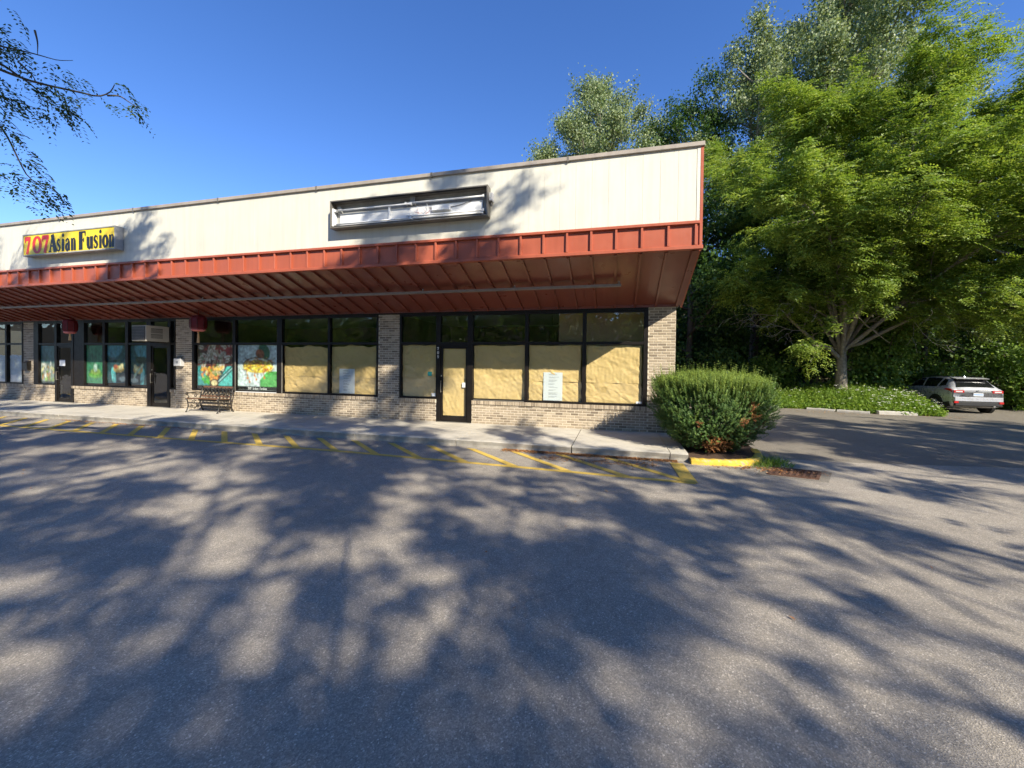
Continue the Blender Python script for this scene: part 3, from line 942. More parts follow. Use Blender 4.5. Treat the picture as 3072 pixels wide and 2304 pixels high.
# ================================================================== LETTERS
def arc(cx, cy, rx, ry, a0, a1, n=14):
    return [(cx + rx * math.cos(R(a0 + (a1 - a0) * i / n)), cy + ry * math.sin(R(a0 + (a1 - a0) * i / n))) for i in range(n + 1)]
def serif(x, y, w=0.36, h=0.07):
    return ([(x - w / 2, y), (x + w / 2, y)], [h, h])
T, Hh = 0.20, 0.07
GL = {
    '7': [([(0.0, 0.88), (0.98, 0.88)], [0.24, 0.24]), ([(0.86, 0.92), (0.62, 0.5), (0.38, 0.0)], [0.2, 0.22, 0.27]), ([(0.06, 0.66), (0.06, 0.9)], [0.10, 0.16])],
    '0': [(arc(0.5, 0.5, 0.40, 0.43, 90, 450, 28), [0.13 + 0.12 * abs(math.cos(R(90 + 360 * i / 28))) for i in range(29)])],
    '9': [(arc(0.5, 0.66, 0.36, 0.29, 90, 450, 24), [0.15] * 25), ([(0.86, 0.66), (0.8, 0.3), (0.55, 0.06), (0.2, 0.08)], [0.15, 0.15, 0.14, 0.12])],
    'A': [([(0.5, 1.0), (0.12, 0.03)], [0.08, 0.09]), ([(0.46, 1.0), (0.86, 0.03)], [0.2, 0.23]), ([(0.24, 0.34), (0.74, 0.34)], [0.07, 0.07]), serif(0.12, 0.03, 0.34), serif(0.85, 0.03, 0.42)],
    's': [([(0.82, 0.56), (0.66, 0.66), (0.45, 0.68), (0.24, 0.60), (0.22, 0.48), (0.42, 0.39), (0.66, 0.31), (0.80, 0.20), (0.68, 0.07), (0.45, 0.03), (0.22, 0.08), (0.13, 0.18)],
           [0.07, 0.09, 0.12, 0.17, 0.20, 0.22, 0.22, 0.20, 0.15, 0.10, 0.09, 0.07]), ([(0.8, 0.46), (0.8, 0.68)], [0.06, 0.06]), ([(0.15, 0.02), (0.15, 0.24)], [0.06, 0.06])],
    'i': [([(0.5, 0.0), (0.5, 0.68)], [0.44, 0.44]), serif(0.5, 0.03, 0.9), ([(0.15, 0.66), (0.5, 0.66)], [0.07, 0.07]), ([(0.5, 0.8), (0.52, 0.9), (0.55, 1.0)], [0.30, 0.44, 0.2])],
    'a': [([(0.70, 0.0), (0.70, 0.5)], [0.24, 0.22]), ([(0.70, 0.48), (0.66, 0.62), (0.46, 0.67), (0.26, 0.62), (0.2, 0.52)], [0.2, 0.12, 0.08, 0.12, 0.16]), (arc(0.42, 0.2, 0.24, 0.18, 60, 320, 14), [0.08 + 0.14 * abs(math.cos(R(60 + 260 * i / 14))) for i in range(15)]), ([(0.72, 0.06), (0.92, 0.05)], [0.1, 0.07])],
    'n': [([(0.24, 0.0), (0.24, 0.66)], [0.22, 0.22]), ([(0.28, 0.52), (0.44, 0.65), (0.62, 0.66), (0.74, 0.54), (0.75, 0.3), (0.75, 0.0)], [0.08, 0.09, 0.12, 0.19, 0.22, 0.22]), serif(0.24, 0.03, 0.42), serif(0.76, 0.03, 0.42), ([(0.06, 0.64), (0.26, 0.64)], [0.07, 0.07])],
    'F': [([(0.3, 0.0), (0.3, 1.0)], [0.24, 0.24]), ([(0.08, 0.96), (0.92, 0.96)], [0.08, 0.08]), ([(0.3, 0.52), (0.7, 0.52)], [0.07, 0.07]), serif(0.3, 0.03, 0.52), ([(0.9, 0.74), (0.9, 0.98)], [0.05, 0.09]), ([(0.7, 0.40), (0.7, 0.64)], [0.05, 0.05])],
    'u': [([(0.24, 0.66), (0.24, 0.26), (0.3, 0.1), (0.46, 0.04), (0.62, 0.1), (0.72, 0.22)], [0.22, 0.22, 0.2, 0.14, 0.09, 0.07]), ([(0.76, 0.68), (0.76, 0.0)], [0.22, 0.22]), ([(0.06, 0.64), (0.26, 0.64)], [0.07, 0.07]), ([(0.58, 0.64), (0.78, 0.64)], [0.07, 0.07]), ([(0.76, 0.03), (0.96, 0.03)], [0.07, 0.07])],
    'o': [(arc(0.5, 0.34, 0.36, 0.30, 90, 450, 24), [0.08 + 0.17 * abs(math.cos(R(90 + 360 * i / 24))) for i in range(25)])],
}
def glyph(ch, x0, x1, z0, z1, y, parent, mat, slant=0.0, bold=1.0):
    """one flat letter between x0..x1 on a plane facing -Y"""
    mb = MB()
    asp = (x1 - x0) / (z1 - z0)
    for si, (pts, ws) in enumerate(GL[ch]):
        n_ = len(pts)
        L_, R_ = [], []
        for i in range(n_):
            ax, ay = pts[max(i - 1, 0)]
            bx, by = pts[min(i + 1, n_ - 1)]
            tx, ty = (bx - ax) * asp, by - ay
            l_ = math.hypot(tx, ty) or 1
            nx_, ny_ = -ty / l_, tx / l_
            wd = bold * (ws[i] * min(1.0, asp * 1.6) if abs(nx_) > 0.5 else ws[i])
            px, py = pts[i]
            for lst, s_ in ((L_, 1), (R_, -1)):
                qx = px + s_ * nx_ * wd / 2 / asp
                qy = py + s_ * ny_ * wd / 2
                lst.append((x0 + (x1 - x0) * qx + slant * (z1 - z0) * qy, y - 0.0004 * si, z0 + (z1 - z0) * qy))
        mb.add(L_ + R_, [(i, i + 1, n_ + i + 1, n_ + i) for i in range(n_ - 1)])
    return part('letter', mb, mat, parent)

# ================================================================== SIGNS
t = thing('shop_sign', 'lit-box sign with yellow face reading 707 Asian Fusion', 'sign', (-15.57, 8.32, 4.92))
SX0, SX1, SA, SB, SYF = -17.53, -13.62, 4.92, 5.57, 8.10
mb = MB()
mb.box(SX0, SX1, SYF, 8.305, SB - 0.03, SB)
mb.box(SX0, SX1, SYF, 8.305, SA, SA + 0.03)
mb.box(SX0, SX0 + 0.03, SYF + 0.001, 8.304, SA + 0.0295, SB - 0.0295)
mb.box(SX1 - 0.03, SX1, SYF + 0.001, 8.304, SA + 0.0295, SB - 0.0295)
part('cabinet', mb, 'sign_grey', t)
face = part('face', MB().box(SX0 + 0.029, SX1 - 0.029, SYF + 0.016, SYF + 0.022, SA + 0.029, SB - 0.029), 'sign_yellow', t)
LT = [('7', -17.44, -17.18), ('0', -17.08, -16.71), ('7', -16.67, -16.37), ('A', -16.37, -16.05), ('s', -16.04, -15.86), ('i', -15.82, -15.7), ('a', -15.67, -15.45), ('n', -15.43, -15.21),
      ('F', -15.11, -14.8), ('u', -14.78, -14.51), ('s', -14.5, -14.3), ('i', -14.27, -14.16), ('o', -14.13, -13.91), ('n', -13.88, -13.66)]
for i, (c, a, b) in enumerate(LT):
    if i < 3:
        glyph(c, a, b, 4.975, 5.50, SYF + 0.012, face, 'letter_red', 0.0)
    else:
        glyph(c, a, b, 4.985, 5.50, SYF + 0.012, face, 'letter_black', bold=1.3)

t = thing('sign_cabinet', 'empty sign cabinet without its face, fluorescent tubes and loose wires inside', 'sign', (-4.63, 8.32, 4.97))
SX0, SX1, SA, SB = -6.58, -2.68, 4.97, 5.61
mb = MB()
mb.box(SX0, SX1, SYF, 8.305, SB - 0.025, SB)
mb.box(SX0, SX1, SYF, 8.305, SA, SA + 0.025)
mb.box(SX0, SX0 + 0.025, SYF + 0.001, 8.304, SA + 0.0245, SB - 0.0245)
mb.box(SX1 - 0.025, SX1, SYF + 0.001, 8.304, SA + 0.0245, SB - 0.0245)
part('cabinet', mb, 'bronze_light', t)
mb = MB()
for (a, b, c, d) in ((SX0 + 0.024, SX1 - 0.024, SB - 0.05, SB - 0.0245), (SX0 + 0.024, SX1 - 0.024, SA + 0.0245, SA + 0.045)):
    mb.box(a, b, SYF + 0.012, SYF + 0.03, c, d)
part('face_channel', mb, 'bronze', t)
part('back_plate', MB().box(SX0 + 0.025, SX1 - 0.025, 8.292, 8.300, SA + 0.025, SB - 0.025), 'sign_grey', t)
part('reflector', MB().box(-6.42, -4.60, 8.262, 8.290, 5.04, 5.35), 'sign_white', t)
part('reflector', MB().box(-4.598, -2.84, 8.258, 8.290, 5.07, 5.36), 'sign_white', t)
part('divider', MB().box(-5.095, -5.065, 8.20, 8.261, 5.04, 5.40), 'sign_white', t)
part('end_plate', MB().box(-6.55, -6.53, 8.14, 8.29, 5.03, 5.45), 'sign_white', t)
for (a, b, z, y) in ((-6.50, -4.52, 5.405, 8.19), (-6.50, -4.52, 5.085, 8.19), (-4.66, -2.80, 5.425, 8.20), (-4.62, -2.80, 5.125, 8.20), (-6.44, -4.55, 5.05, 8.22), (-4.5, -2.82, 5.08, 8.22)):
    tb = part('tube', MB().tube([(a + 0.02, y, z), (b - 0.02, y, z)], 0.018, 10), 'sign_white', t, smooth=True)
    part('socket', MB().box(a - 0.015, a + 0.025, y - 0.022, y + 0.05, z - 0.025, z + 0.025), 'sign_white', tb)
    part('socket', MB().box(b - 0.025, b + 0.015, y - 0.022, y + 0.05, z - 0.025, z + 0.025), 'sign_white', tb)
part('ballast', MB().bbox(-4.02, -3.58, 8.19, 8.257, 5.20, 5.31, 0.012), 'sign_white', t)
part('bracket', MB().box(-4.56, -4.44, 8.22, 8.29, 5.39, 5.58), 'sign_grey', t)
part('bracket', MB().box(-6.46, -6.36, 8.22, 8.29, 5.36, 5.50), 'sign_grey', t)
rw_ = random.Random(2)
def cable_path(a, b, sag, n=9, jit=0.012):
    a, b = Vector(a), Vector(b)
    return [a.lerp(b, i / n) + Vector((rw_.uniform(-jit, jit), rw_.uniform(-jit, jit), -sag * math.sin(math.pi * i / n))) for i in range(n + 1)]
for a, b, sg in (((-6.4, 8.25, 5.45), (-4.5, 8.25, 5.52), 0.05), ((-4.45, 8.25, 5.50), (-2.75, 8.24, 5.52), 0.07), ((-4.1, 8.24, 5.30), (-3.1, 8.24, 5.36), 0.06)):
    part('cable', MB().tube(cable_path(a, b, sg), 0.006, 5), 'cable', t)
for k in range(12):
    x = -4.2 + rw_.uniform(-0.22, 0.2)
    a = (x, 8.22, 5.16 + rw_.uniform(-0.06, 0.1))
    b = (x + rw_.uniform(-0.2, 0.2), 8.20, 5.28 + rw_.uniform(-0.05, 0.1))
    part('wire', MB().tube(cable_path(a, b, 0.03, 6, 0.02), 0.0035, 4), 'sign_white' if k % 3 else 'tail_red', t)
part('junction_box', MB().bbox(-2.68, -2.60, 8.17, 8.30, 5.30, 5.47, 0.006), 'plastic_grey', t)
part('junction_box', MB().tube([(-2.64, 8.24, 5.30), (-2.64, 8.24, 5.2)], 0.022, 8), 'bronze_light', t)

# ================================================================== PAPER BEHIND THE GLASS
def sheet(name, x0, x1, z0, z1, y, mat, parent, seed, amp=0.011, n=(72, 56), topwave=0.0, lean=1.0):
    """a crumpled sheet: a grid with diagonal creases, facing -Y; it has a back a millimetre behind"""
    rg = np.random.default_rng(seed)
    nx, nz = n
    u = np.linspace(0, 1, nx)
    v = np.linspace(0, 1, nz)
    U, V = np.meshgrid(u, v)
    w, h = x1 - x0, z1 - z0
    X, Z = x0 + U * w, z0 + V * h
    d = np.zeros_like(X)
    for k in range(int(46 * w * h) + 8):
        px, pz = x0 + rg.uniform(0, w), z0 + rg.uniform(0, h)
        a = R(rg.normal(-38, 20)) if rg.random() < 0.7 else R(rg.uniform(0, 180))
        if lean > 1.2:
            a = R(rg.normal(-66, 14))
        al = (X - px) * math.cos(a) + (Z - pz) * math.sin(a)
        ac = -(X - px) * math.sin(a) + (Z - pz) * math.cos(a)
        ac = ac + 0.03 * np.sin(al * rg.uniform(6, 14) + rg.uniform(0, 6))
        wd = rg.uniform(0.02, 0.075)
        d += rg.choice((-1, 1)) * amp * rg.uniform(0.35, 1.1) * np.exp(-(al / rg.uniform(0.10, 0.38)) ** 2) * np.exp(-np.abs(ac) / wd)
    for k in range(30):
        a = rg.uniform(0, 6.28)
        d += amp * 0.05 * np.sin((X * math.cos(a) + Z * math.sin(a)) * rg.uniform(20, 70) + rg.uniform(0, 6.28))
    Y = y + np.clip(d, -0.028, 0.024)
    Zt = Z + topwave * V * (np.sin(U * 9 + seed) * 0.5 + np.sin(U * 23 + seed * 3) * 0.25)
    edge = np.exp(-(U / 0.04) ** 2) + np.exp(-((1 - U) / 0.04) ** 2)
    Xe = X + 0.006 * np.sin(V * 11 + seed) * edge
    front = np.stack([Xe, Y, Zt], -1).reshape(-1, 3)
    back = front + np.array([0, 0.0012, 0])
    mb = MB()
    mb.v = [tuple(p) for p in front.tolist()] + [tuple(p) for p in back.tolist()]
    o_ = nx * nz
    for j in range(nz - 1):
        for i in range(nx - 1):
            a = j * nx + i
            mb.f.append((a, a + 1, a + nx + 1, a + nx))
            mb.f.append((o_ + a + nx, o_ + a + nx + 1, o_ + a + 1, o_ + a))
    return part(name, mb, mat, parent, smooth=True)
PY = YW + 0.075
papers = [(-6.09, -5.0, 0.86, 1.44, 2.345, 'brown kraft paper covering the window pane beside the door numbered 709', 'kraft'),
          (-3.86, -2.40, 0.86, None, 2.335, 'crumpled kraft paper covering the pane just right of the 709 door', 'kraft'),
          (-2.28, -0.88, 0.86, 1.41, 2.335, 'kraft paper behind the white notice right of the door, two overlapping strips', 'kraft'),
          (-0.75, 0.62, 0.86, 1.40, 2.325, 'sunlit kraft paper in the last pane next to the end pier and shrub', 'kraft'),
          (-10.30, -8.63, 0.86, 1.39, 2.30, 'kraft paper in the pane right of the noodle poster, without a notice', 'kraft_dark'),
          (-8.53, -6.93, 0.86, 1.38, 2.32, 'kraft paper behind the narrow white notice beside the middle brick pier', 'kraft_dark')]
for k, (a, b, z0, zs, z1, lab, mt) in enumerate(papers):
    t = thing('kraft_paper', lab, 'paper', ((a + b) / 2, PY, z0), 'brown paper covering the empty shop windows')
    if zs:
        sheet('lower_strip', a, b, z0, zs, PY + 0.004, mt, t, 10 + k, topwave=0.01)
        sheet('upper_strip', a, b - 0.01 * (k % 3), zs - 0.03, z1, PY - 0.006, mt, t, 30 + k, topwave=0.02 if k < 4 else 0.06)
    else:
        sheet('strip', a, b, z0, z1, PY, mt, t, 30 + k, topwave=0.02)
t = thing('kraft_paper', 'tall kraft paper sheet filling the glass of the 709 door', 'paper', (-4.43, YW + 0.06, 0.34), 'brown paper covering the empty shop windows')
sheet('strip', -4.79, -4.08, 0.34, 2.245, YW + 0.062, 'kraft', t, 77, amp=0.008, n=(40, 80), lean=1.6)

# white notices with rows of small print
def notice(x0, x1, z0, z1, lab, seed, y=YW + 0.048):
    t = thing('notice', lab, 'notice', ((x0 + x1) / 2, y, z0), 'white notices in the empty shop windows')
    part('sheet', MB().box(x0, x1, y, y + 0.0015, z0, z1), 'paper_white', t)
    rr = random.Random(seed)
    z = z1 - 0.05
    mb = MB()
    while z > z0 + 0.08:
        for k in range(rr.choice((2, 2, 3))):
            x = x0 + 0.14 + rr.uniform(-0.01, 0.01)
            xe = x + rr.uniform(0.10, 0.26)
            while x < xe:
                w = rr.uniform(0.012, 0.03)
                mb.box(x, x + w, y - 0.0012, y - 0.0004, z, z + 0.008)
                x += w + 0.006
            z -= 0.022
        z -= 0.035
    part('print_lines', mb, 'ink_grey', t)
notice(-1.88, -1.37, 0.87, 1.62, 'white printed notice on kraft paper right of the 709 door', 1)
notice(-8.24, -7.70, 0.87, 1.62, 'white printed notice in the pane beside the middle brick pier', 2)
one('sticker', MB().box(-5.26, -5.13, YW + 0.028, YW + 0.030, 1.46, 1.58), 'sticker_teal', 'small teal square sticker on the pane left of the 709 door', 'sticker', (-5.2, YW + 0.03, 1.46))
one('sticker', MB().box(-5.13, -5.0, YW + 0.028, YW + 0.030, 0.875, 0.965), 'paper_white', 'small white sticker in the low corner left of the 709 door', 'sticker', (-5.06, YW + 0.03, 0.875))
one('sticker', MB().box(-4.19, -4.095, YW + 0.015, YW + 0.017, 1.155, 1.29), 'paper_white', 'small white card on the right edge of the 709 door glass', 'sticker', (-4.14, YW + 0.017, 1.155))
one('sticker', MB().box(0.50, 0.64, YW + 0.028, YW + 0.030, 0.865, 0.92), 'paper_white', 'small white sticker in the low corner of the pane by the shrub', 'sticker', (0.57, YW + 0.03, 0.865))
# street number on the door jamb
for i, c in enumerate('709'):
    z = 2.20 - 0.115 * i
    glyph(c, -4.945, -4.895, z, z + 0.085, FY0 - 0.0060, door_709, 'letter_white')

# ================================================================== FOOD POSTERS (flat print)
def poster(name, lab, x0, x1, z0, z1, fn, n=(72, 66), y=YW + 0.05, group='posters in the restaurant windows', text=None, sink=0.0):
    t = thing(name, lab, 'poster', ((x0 + x1) / 2, y, z0), group)
    nx, nz = n
    U, V = np.meshgrid(np.linspace(0, 1, nx), np.linspace(0, 1, nz))
    C = np.ones((nz, nx, 3)) * 0.5
    fn(U, V, C)
    rq = np.random.default_rng(int(abs(x0) * 100))
    small = rq.uniform(0, 1, (nz, nx))
    for _ in range(2):
        small = (small + np.roll(small, 1, 0) + np.roll(small, 1, 1) + np.roll(small, -1, 0) + np.roll(small, -1, 1)) / 5
    small = (small - small.mean()) / (small.std() + 1e-6)
    C *= np.clip(1 + 0.22 * small, 0.35, 1.6)[..., None]
    C[:] = (C + np.roll(C, 1, 0) + np.roll(C, 1, 1)) / 3
    mb = MB()
    mb.v = [(x0 + (x1 - x0) * a, y, z0 + (z1 - z0) * b) for a, b in zip(U.ravel().tolist(), V.ravel().tolist())]
    mb.f = [(j * nx + i, j * nx + i + 1, (j + 1) * nx + i + 1, (j + 1) * nx + i) for j in range(nz - 1) for i in range(nx - 1)]
    o = part('sheet', mb, 'print', t)
    at = o.data.attributes.new('ink', 'FLOAT_COLOR', 'POINT')
    cc = np.concatenate([np.clip(C, 0, 1), np.ones((nz, nx, 1))], -1)
    at.data.foreach_set('color', cc.astype(np.float32).ravel())
    part('backing', MB().box(x0, x1, y + 0.0008, y + 0.002, z0, z1), 'paper_white', t)
    if text:
        xa, xb, za, zb = text
        s_ = '707 Asian Fusion'
        cw = (xb - xa) / len(s_)
        for i, ch in enumerate(s_):
            if ch != ' ':
                glyph(ch, xa + cw * i, xa + cw * (i + 0.9), za, zb, y - 0.003, o, 'letter_white')
    return t
def put(C, mask, c, k=1.0):
    mk = np.clip(mask, 0, 1)[..., None] * k
    C[:] = C * (1 - mk) + np.array(c) * mk
def ell(U, V, cx, cy, rx, ry, a=0.0, soft=0.12):
    ca, sa = math.cos(a), math.sin(a)
    p, q = (U - cx) * ca + (V - cy) * sa, -(U - cx) * sa + (V - cy) * ca
    return np.clip((1.0 - np.sqrt((p / rx) ** 2 + (q / ry) ** 2)) / soft, 0, 1)
def line(U, V, ax, ay, bx, by, w):
    dx, dy = bx - ax, by - ay
    t_ = np.clip(((U - ax) * dx + (V - ay) * dy) / (dx * dx + dy * dy), 0, 1)
    d = np.hypot(U - ax - t_ * dx, V - ay - t_ * dy)
    return np.clip((w - d) / (w * 0.5), 0, 1)
def art_shrimp(U, V, C):
    rg = np.random.default_rng(4)
    C[:] = (0.05, 0.10, 0.10)
    put(C, (V > 0.5) * 1.0, (0.10, 0.03, 0.03))
    put(C, ell(U, V, 0.75, 0.95, 0.5, 0.3), (0.30, 0.03, 0.03))
    put(C, ((U - 0.55) * 0.9 > (V - 0.12) * 0.6) * (V < 0.52) * 1.0, (0.10, 0.52, 0.47))
    put(C, ell(U, V, 0.1, 0.2, 0.25, 0.35), (0.06, 0.30, 0.30))
    for k in range(26):
        cx, cy = rg.uniform(0.02, 0.85), rg.uniform(0.42, 0.98)
        g_ = rg.uniform(0.45, 0.75)
        a_ = rg.uniform(0, 3)
        put(C, ell(U, V, cx, cy, rg.uniform(0.07, 0.14), rg.uniform(0.04, 0.07), a_), (g_, g_ * 0.92, g_ * 0.74))
        put(C, line(U, V, cx - 0.08 * math.cos(a_), cy - 0.08 * math.sin(a_), cx + 0.09 * math.cos(a_), cy + 0.09 * math.sin(a_), 0.012), (0.28, 0.08, 0.04))
    for cx, cy, rx, ry, a_, c in ((0.30, 0.40, 0.13, 0.07, 1.0, (0.85, 0.55, 0.06)), (0.16, 0.44, 0.10, 0.05, 0.3, (0.80, 0.52, 0.10)), (0.44, 0.33, 0.17, 0.10, 1.2, (0.88, 0.45, 0.10)),
                                  (0.50, 0.26, 0.13, 0.06, 1.5, (0.85, 0.30, 0.05)), (0.62, 0.46, 0.13, 0.05, 0.4, (0.86, 0.60, 0.22)), (0.38, 0.25, 0.08, 0.09, 0.2, (0.84, 0.42, 0.09)), (0.50, 0.40, 0.05, 0.11, 0.5, (0.86, 0.58, 0.30))):
        put(C, ell(U, V, cx, cy, rx, ry, a_), c)
        put(C, line(U, V, cx - rx * 0.7 * math.cos(a_), cy - rx * 0.7 * math.sin(a_), cx + rx * 0.7 * math.cos(a_), cy + rx * 0.7 * math.sin(a_), 0.012), (0.55, 0.14, 0.03), 0.7)
    for k in range(14):
        put(C, ell(U, V, 0.22 + rg.uniform(-0.09, 0.09), 0.19 + rg.uniform(-0.07, 0.08), 0.045, 0.04), (0.08, rg.uniform(0.3, 0.5), 0.05))
    scatter(C, U, V, rg, 40, (0.1, 0.24, 0.62, 0.5), (0.03, 0.07), [(0.86, 0.55, 0.12), (0.80, 0.36, 0.06), (0.70, 0.62, 0.30), (0.15, 0.30, 0.06), (0.45, 0.08, 0.03)])
    scatter(C, U, V, rg, 40, (0.0, 0.55, 1.0, 1.0), (0.04, 0.09), [(0.55, 0.50, 0.40), (0.30, 0.05, 0.04), (0.42, 0.30, 0.18), (0.10, 0.16, 0.07)])
    put(C, ell(U, V, 0.46, 0.12, 0.13, 0.11), (0.10, 0.05, 0.02))
    put(C, ell(U, V, 0.46, 0.13, 0.09, 0.07), (0.80, 0.66, 0.34))
    for w0 in (0.0, 0.075):
        put(C, line(U, V, 0.58, 0.13 + w0, 1.05, 0.52 + w0, 0.02), (0.03, 0.06, 0.07))
    put(C, line(U, V, 0.58, 0.165, 1.05, 0.555, 0.01), (0.55, 0.75, 0.74))
    put(C, (V < 0.075) * 1.0, (0.012, 0.012, 0.012))
def scatter(C, U, V, rg, n, box, size, cols):
    for k in range(n):
        cx, cy = rg.uniform(box[0], box[2]), rg.uniform(box[1], box[3])
        a_ = rg.uniform(0, 3.14)
        s_ = rg.uniform(*size)
        c = np.array(cols[rg.integers(len(cols))]) * rg.uniform(0.7, 1.2)
        put(C, ell(U, V, cx, cy, s_, s_ * rg.uniform(0.35, 0.7), a_, 0.4), c, 0.85)
        put(C, ell(U, V, cx - s_ * 0.15, cy + s_ * 0.2, s_ * 0.4, s_ * 0.2, a_, 0.8), np.minimum(1, c * 1.5 + 0.1), 0.6)
def art_noodle(U, V, C):
    rg = np.random.default_rng(9)
    C[:] = (0.62, 0.72, 0.72)
    C *= (0.85 + 0.25 * (1 - V))[..., None]
    put(C, ((U - 0.66) + (0.45 - V) * 0.95 > 0.10 + 0.0 * U) * (V < 0.42) * (U > 0.55) * 1.0, (0.10, 0.42, 0.10))
    put(C, (((U * 9).astype(int) + (V * 9).astype(int)) % 2) * ((U - 0.66) + (0.45 - V) * 0.95 > 0.10) * (V < 0.42) * (U > 0.55) * 1.0, (0.16, 0.52, 0.14), 0.6)
    put(C, ell(U, V, 0.66, 0.86, 0.13, 0.2, 0.5), (0.03, 0.12, 0.06))
    put(C, ell(U, V, 0.55, 0.80, 0.10, 0.12, 0.9), (0.30, 0.07, 0.03))
    put(C, ell(U, V, 0.50, 0.52, 0.40, 0.15), (0.86, 0.66, 0.06))
    for k in range(46):
        cx, cy = 0.5 + rg.uniform(-0.36, 0.34), 0.52 + rg.uniform(-0.13, 0.17)
        a_ = rg.uniform(-0.7, 0.7)
        l_ = rg.uniform(0.05, 0.13)
        c = [(0.30, 0.10, 0.03), (0.75, 0.30, 0.05), (0.92, 0.78, 0.20), (0.62, 0.06, 0.03), (0.22, 0.16, 0.04)][rg.integers(5)]
        put(C, line(U, V, cx - l_ * math.cos(a_), cy - l_ * math.sin(a_), cx + l_ * math.cos(a_), cy + l_ * math.sin(a_), 0.012), c, 0.9)
    scatter(C, U, V, rg, 46, (0.14, 0.42, 0.84, 0.66), (0.02, 0.05), [(0.88, 0.70, 0.10), (0.75, 0.40, 0.05), (0.50, 0.12, 0.03), (0.92, 0.80, 0.35), (0.25, 0.14, 0.04)])
    for k in range(14):
        a_ = math.pi * k / 13
        put(C, line(U, V, 0.5 + 0.36 * math.cos(a_), 0.56 + 0.16 * math.sin(a_), 0.5 + 0.36 * math.cos(a_ + 0.3), 0.56 + 0.16 * math.sin(a_ + 0.3), 0.016), (0.14, 0.05, 0.02))
    for x0, x1, y1 in ((0.20, 0.30, 0.18), (0.22, 0.24, 0.26), (0.40, 0.46, 0.24), (0.44, 0.42, 0.32), (0.62, 0.66, 0.28)):
        put(C, line(U, V, x0, 0.45, x1, y1, 0.012), (0.55, 0.28, 0.06), 0.85)
        put(C, ell(U, V, x1, y1, 0.025, 0.03), (0.6, 0.2, 0.05))
    put(C, (V < 0.078) * 1.0, (0.012, 0.014, 0.012))
def art_green(U, V, C):
    C[:] = (0.05, 0.22, 0.11)
    put(C, ell(U, V, 0.5, 0.22, 0.42, 0.10), (0.12, 0.34, 0.05))
    put(C, ell(U, V, 0.5, 0.30, 0.30, 0.08), (0.30, 0.45, 0.10))
    put(C, ell(U, V, 0.5, 0.40, 0.12, 0.12, 0.3), (0.45, 0.60, 0.50))
def art_teal(U, V, C):
    C[:] = (0.02, 0.07, 0.08)
    put(C, ell(U, V, 0.3, 0.95, 0.5, 0.3), (0.08, 0.25, 0.30))
    put(C, ell(U, V, 0.32, 0.18, 0.12, 0.26, 0.25), (0.15, 0.55, 0.55))
    put(C, ell(U, V, 0.58, 0.36, 0.30, 0.10), (0.70, 0.48, 0.16))
    put(C, ell(U, V, 0.70, 0.42, 0.14, 0.07, 0.5), (0.75, 0.66, 0.36))
    put(C, ell(U, V, 0.42, 0.42, 0.12, 0.06), (0.40, 0.10, 0.05))
    put(C, ell(U, V, 0.8, 0.1, 0.25, 0.06), (0.5, 0.62, 0.55))
def art_mixed(U, V, C):
    rg = np.random.default_rng(21)
    C[:] = (0.30, 0.36, 0.32)
    put(C, (V > 0.52) * 1.0, (0.08, 0.20, 0.20))
    for k in range(30):
        c = [(0.78, 0.70, 0.36), (0.62, 0.32, 0.14), (0.85, 0.82, 0.70), (0.30, 0.42, 0.12)][rg.integers(4)]
        put(C, ell(U, V, rg.uniform(0.1, 0.95), rg.uniform(0.08, 0.48), rg.uniform(0.05, 0.16), rg.uniform(0.03, 0.07), rg.uniform(0, 3)), c)
    put(C, (V < 0.05) * 1.0, (0.03, 0.03, 0.03))
def art_salad(U, V, C):
    art_teal(1 - U, V, C)
    put(C, ell(U, V, 0.6, 0.62, 0.35, 0.10), (0.02, 0.03, 0.02))
    put(C, line(U, V, 0.2, 0.2, 0.7, 0.5, 0.05), (0.45, 0.60, 0.45))
poster('food_poster', 'poster of shrimp and vegetables with chopsticks behind the lattice bench', -13.90, -12.34, 0.87, 2.35, art_shrimp, text=(-13.30, -12.62, 0.895, 0.965))
poster('food_poster', 'poster of noodles dripping sauce on pale ground right of the bench', -12.17, -10.55, 0.86, 2.35, art_noodle, text=(-11.75, -10.98, 0.885, 0.965))
poster('food_poster', 'dark green poster with a plate in the window left of the air conditioner', -19.34, -18.42, 0.92, 2.34, art_green, (40, 40))
poster('food_poster', 'teal poster with a bottle and fried food in the middle pane', -18.24, -17.26, 0.96, 2.34, art_teal, (40, 40))
poster('food_poster', 'dark poster with pale stalks in the pane beside the door under the air conditioner', -17.06, -16.22, 0.92, 2.34, art_salad, (40, 40))
poster('food_poster', 'pale poster of mixed dishes in the narrow window left of the dark door', -21.90, -21.02, 0.87, 2.33, art_mixed, (40, 40))
for a, b, lab in ((-25.5, -23.95, 'white paper across the lower pane at the far left edge'), (-23.82, -22.93, 'white paper across the lower pane beside the far brick pier')):
    t = thing('window_paper', lab, 'paper', ((a + b) / 2, PY, 0.86), 'white papers in the far window')
    sheet('strip', a, b, 0.87, 1.95, PY, 'paper_white', t, int(-a * 10), topwave=0.03)
one('notice', MB().box(-20.77, -20.46, YW + 0.016, YW + 0.018, 1.55, 1.78), 'paper_white', 'small white paper taped to the glass of the dark far door', 'notice', (-20.6, YW + 0.018, 1.55))

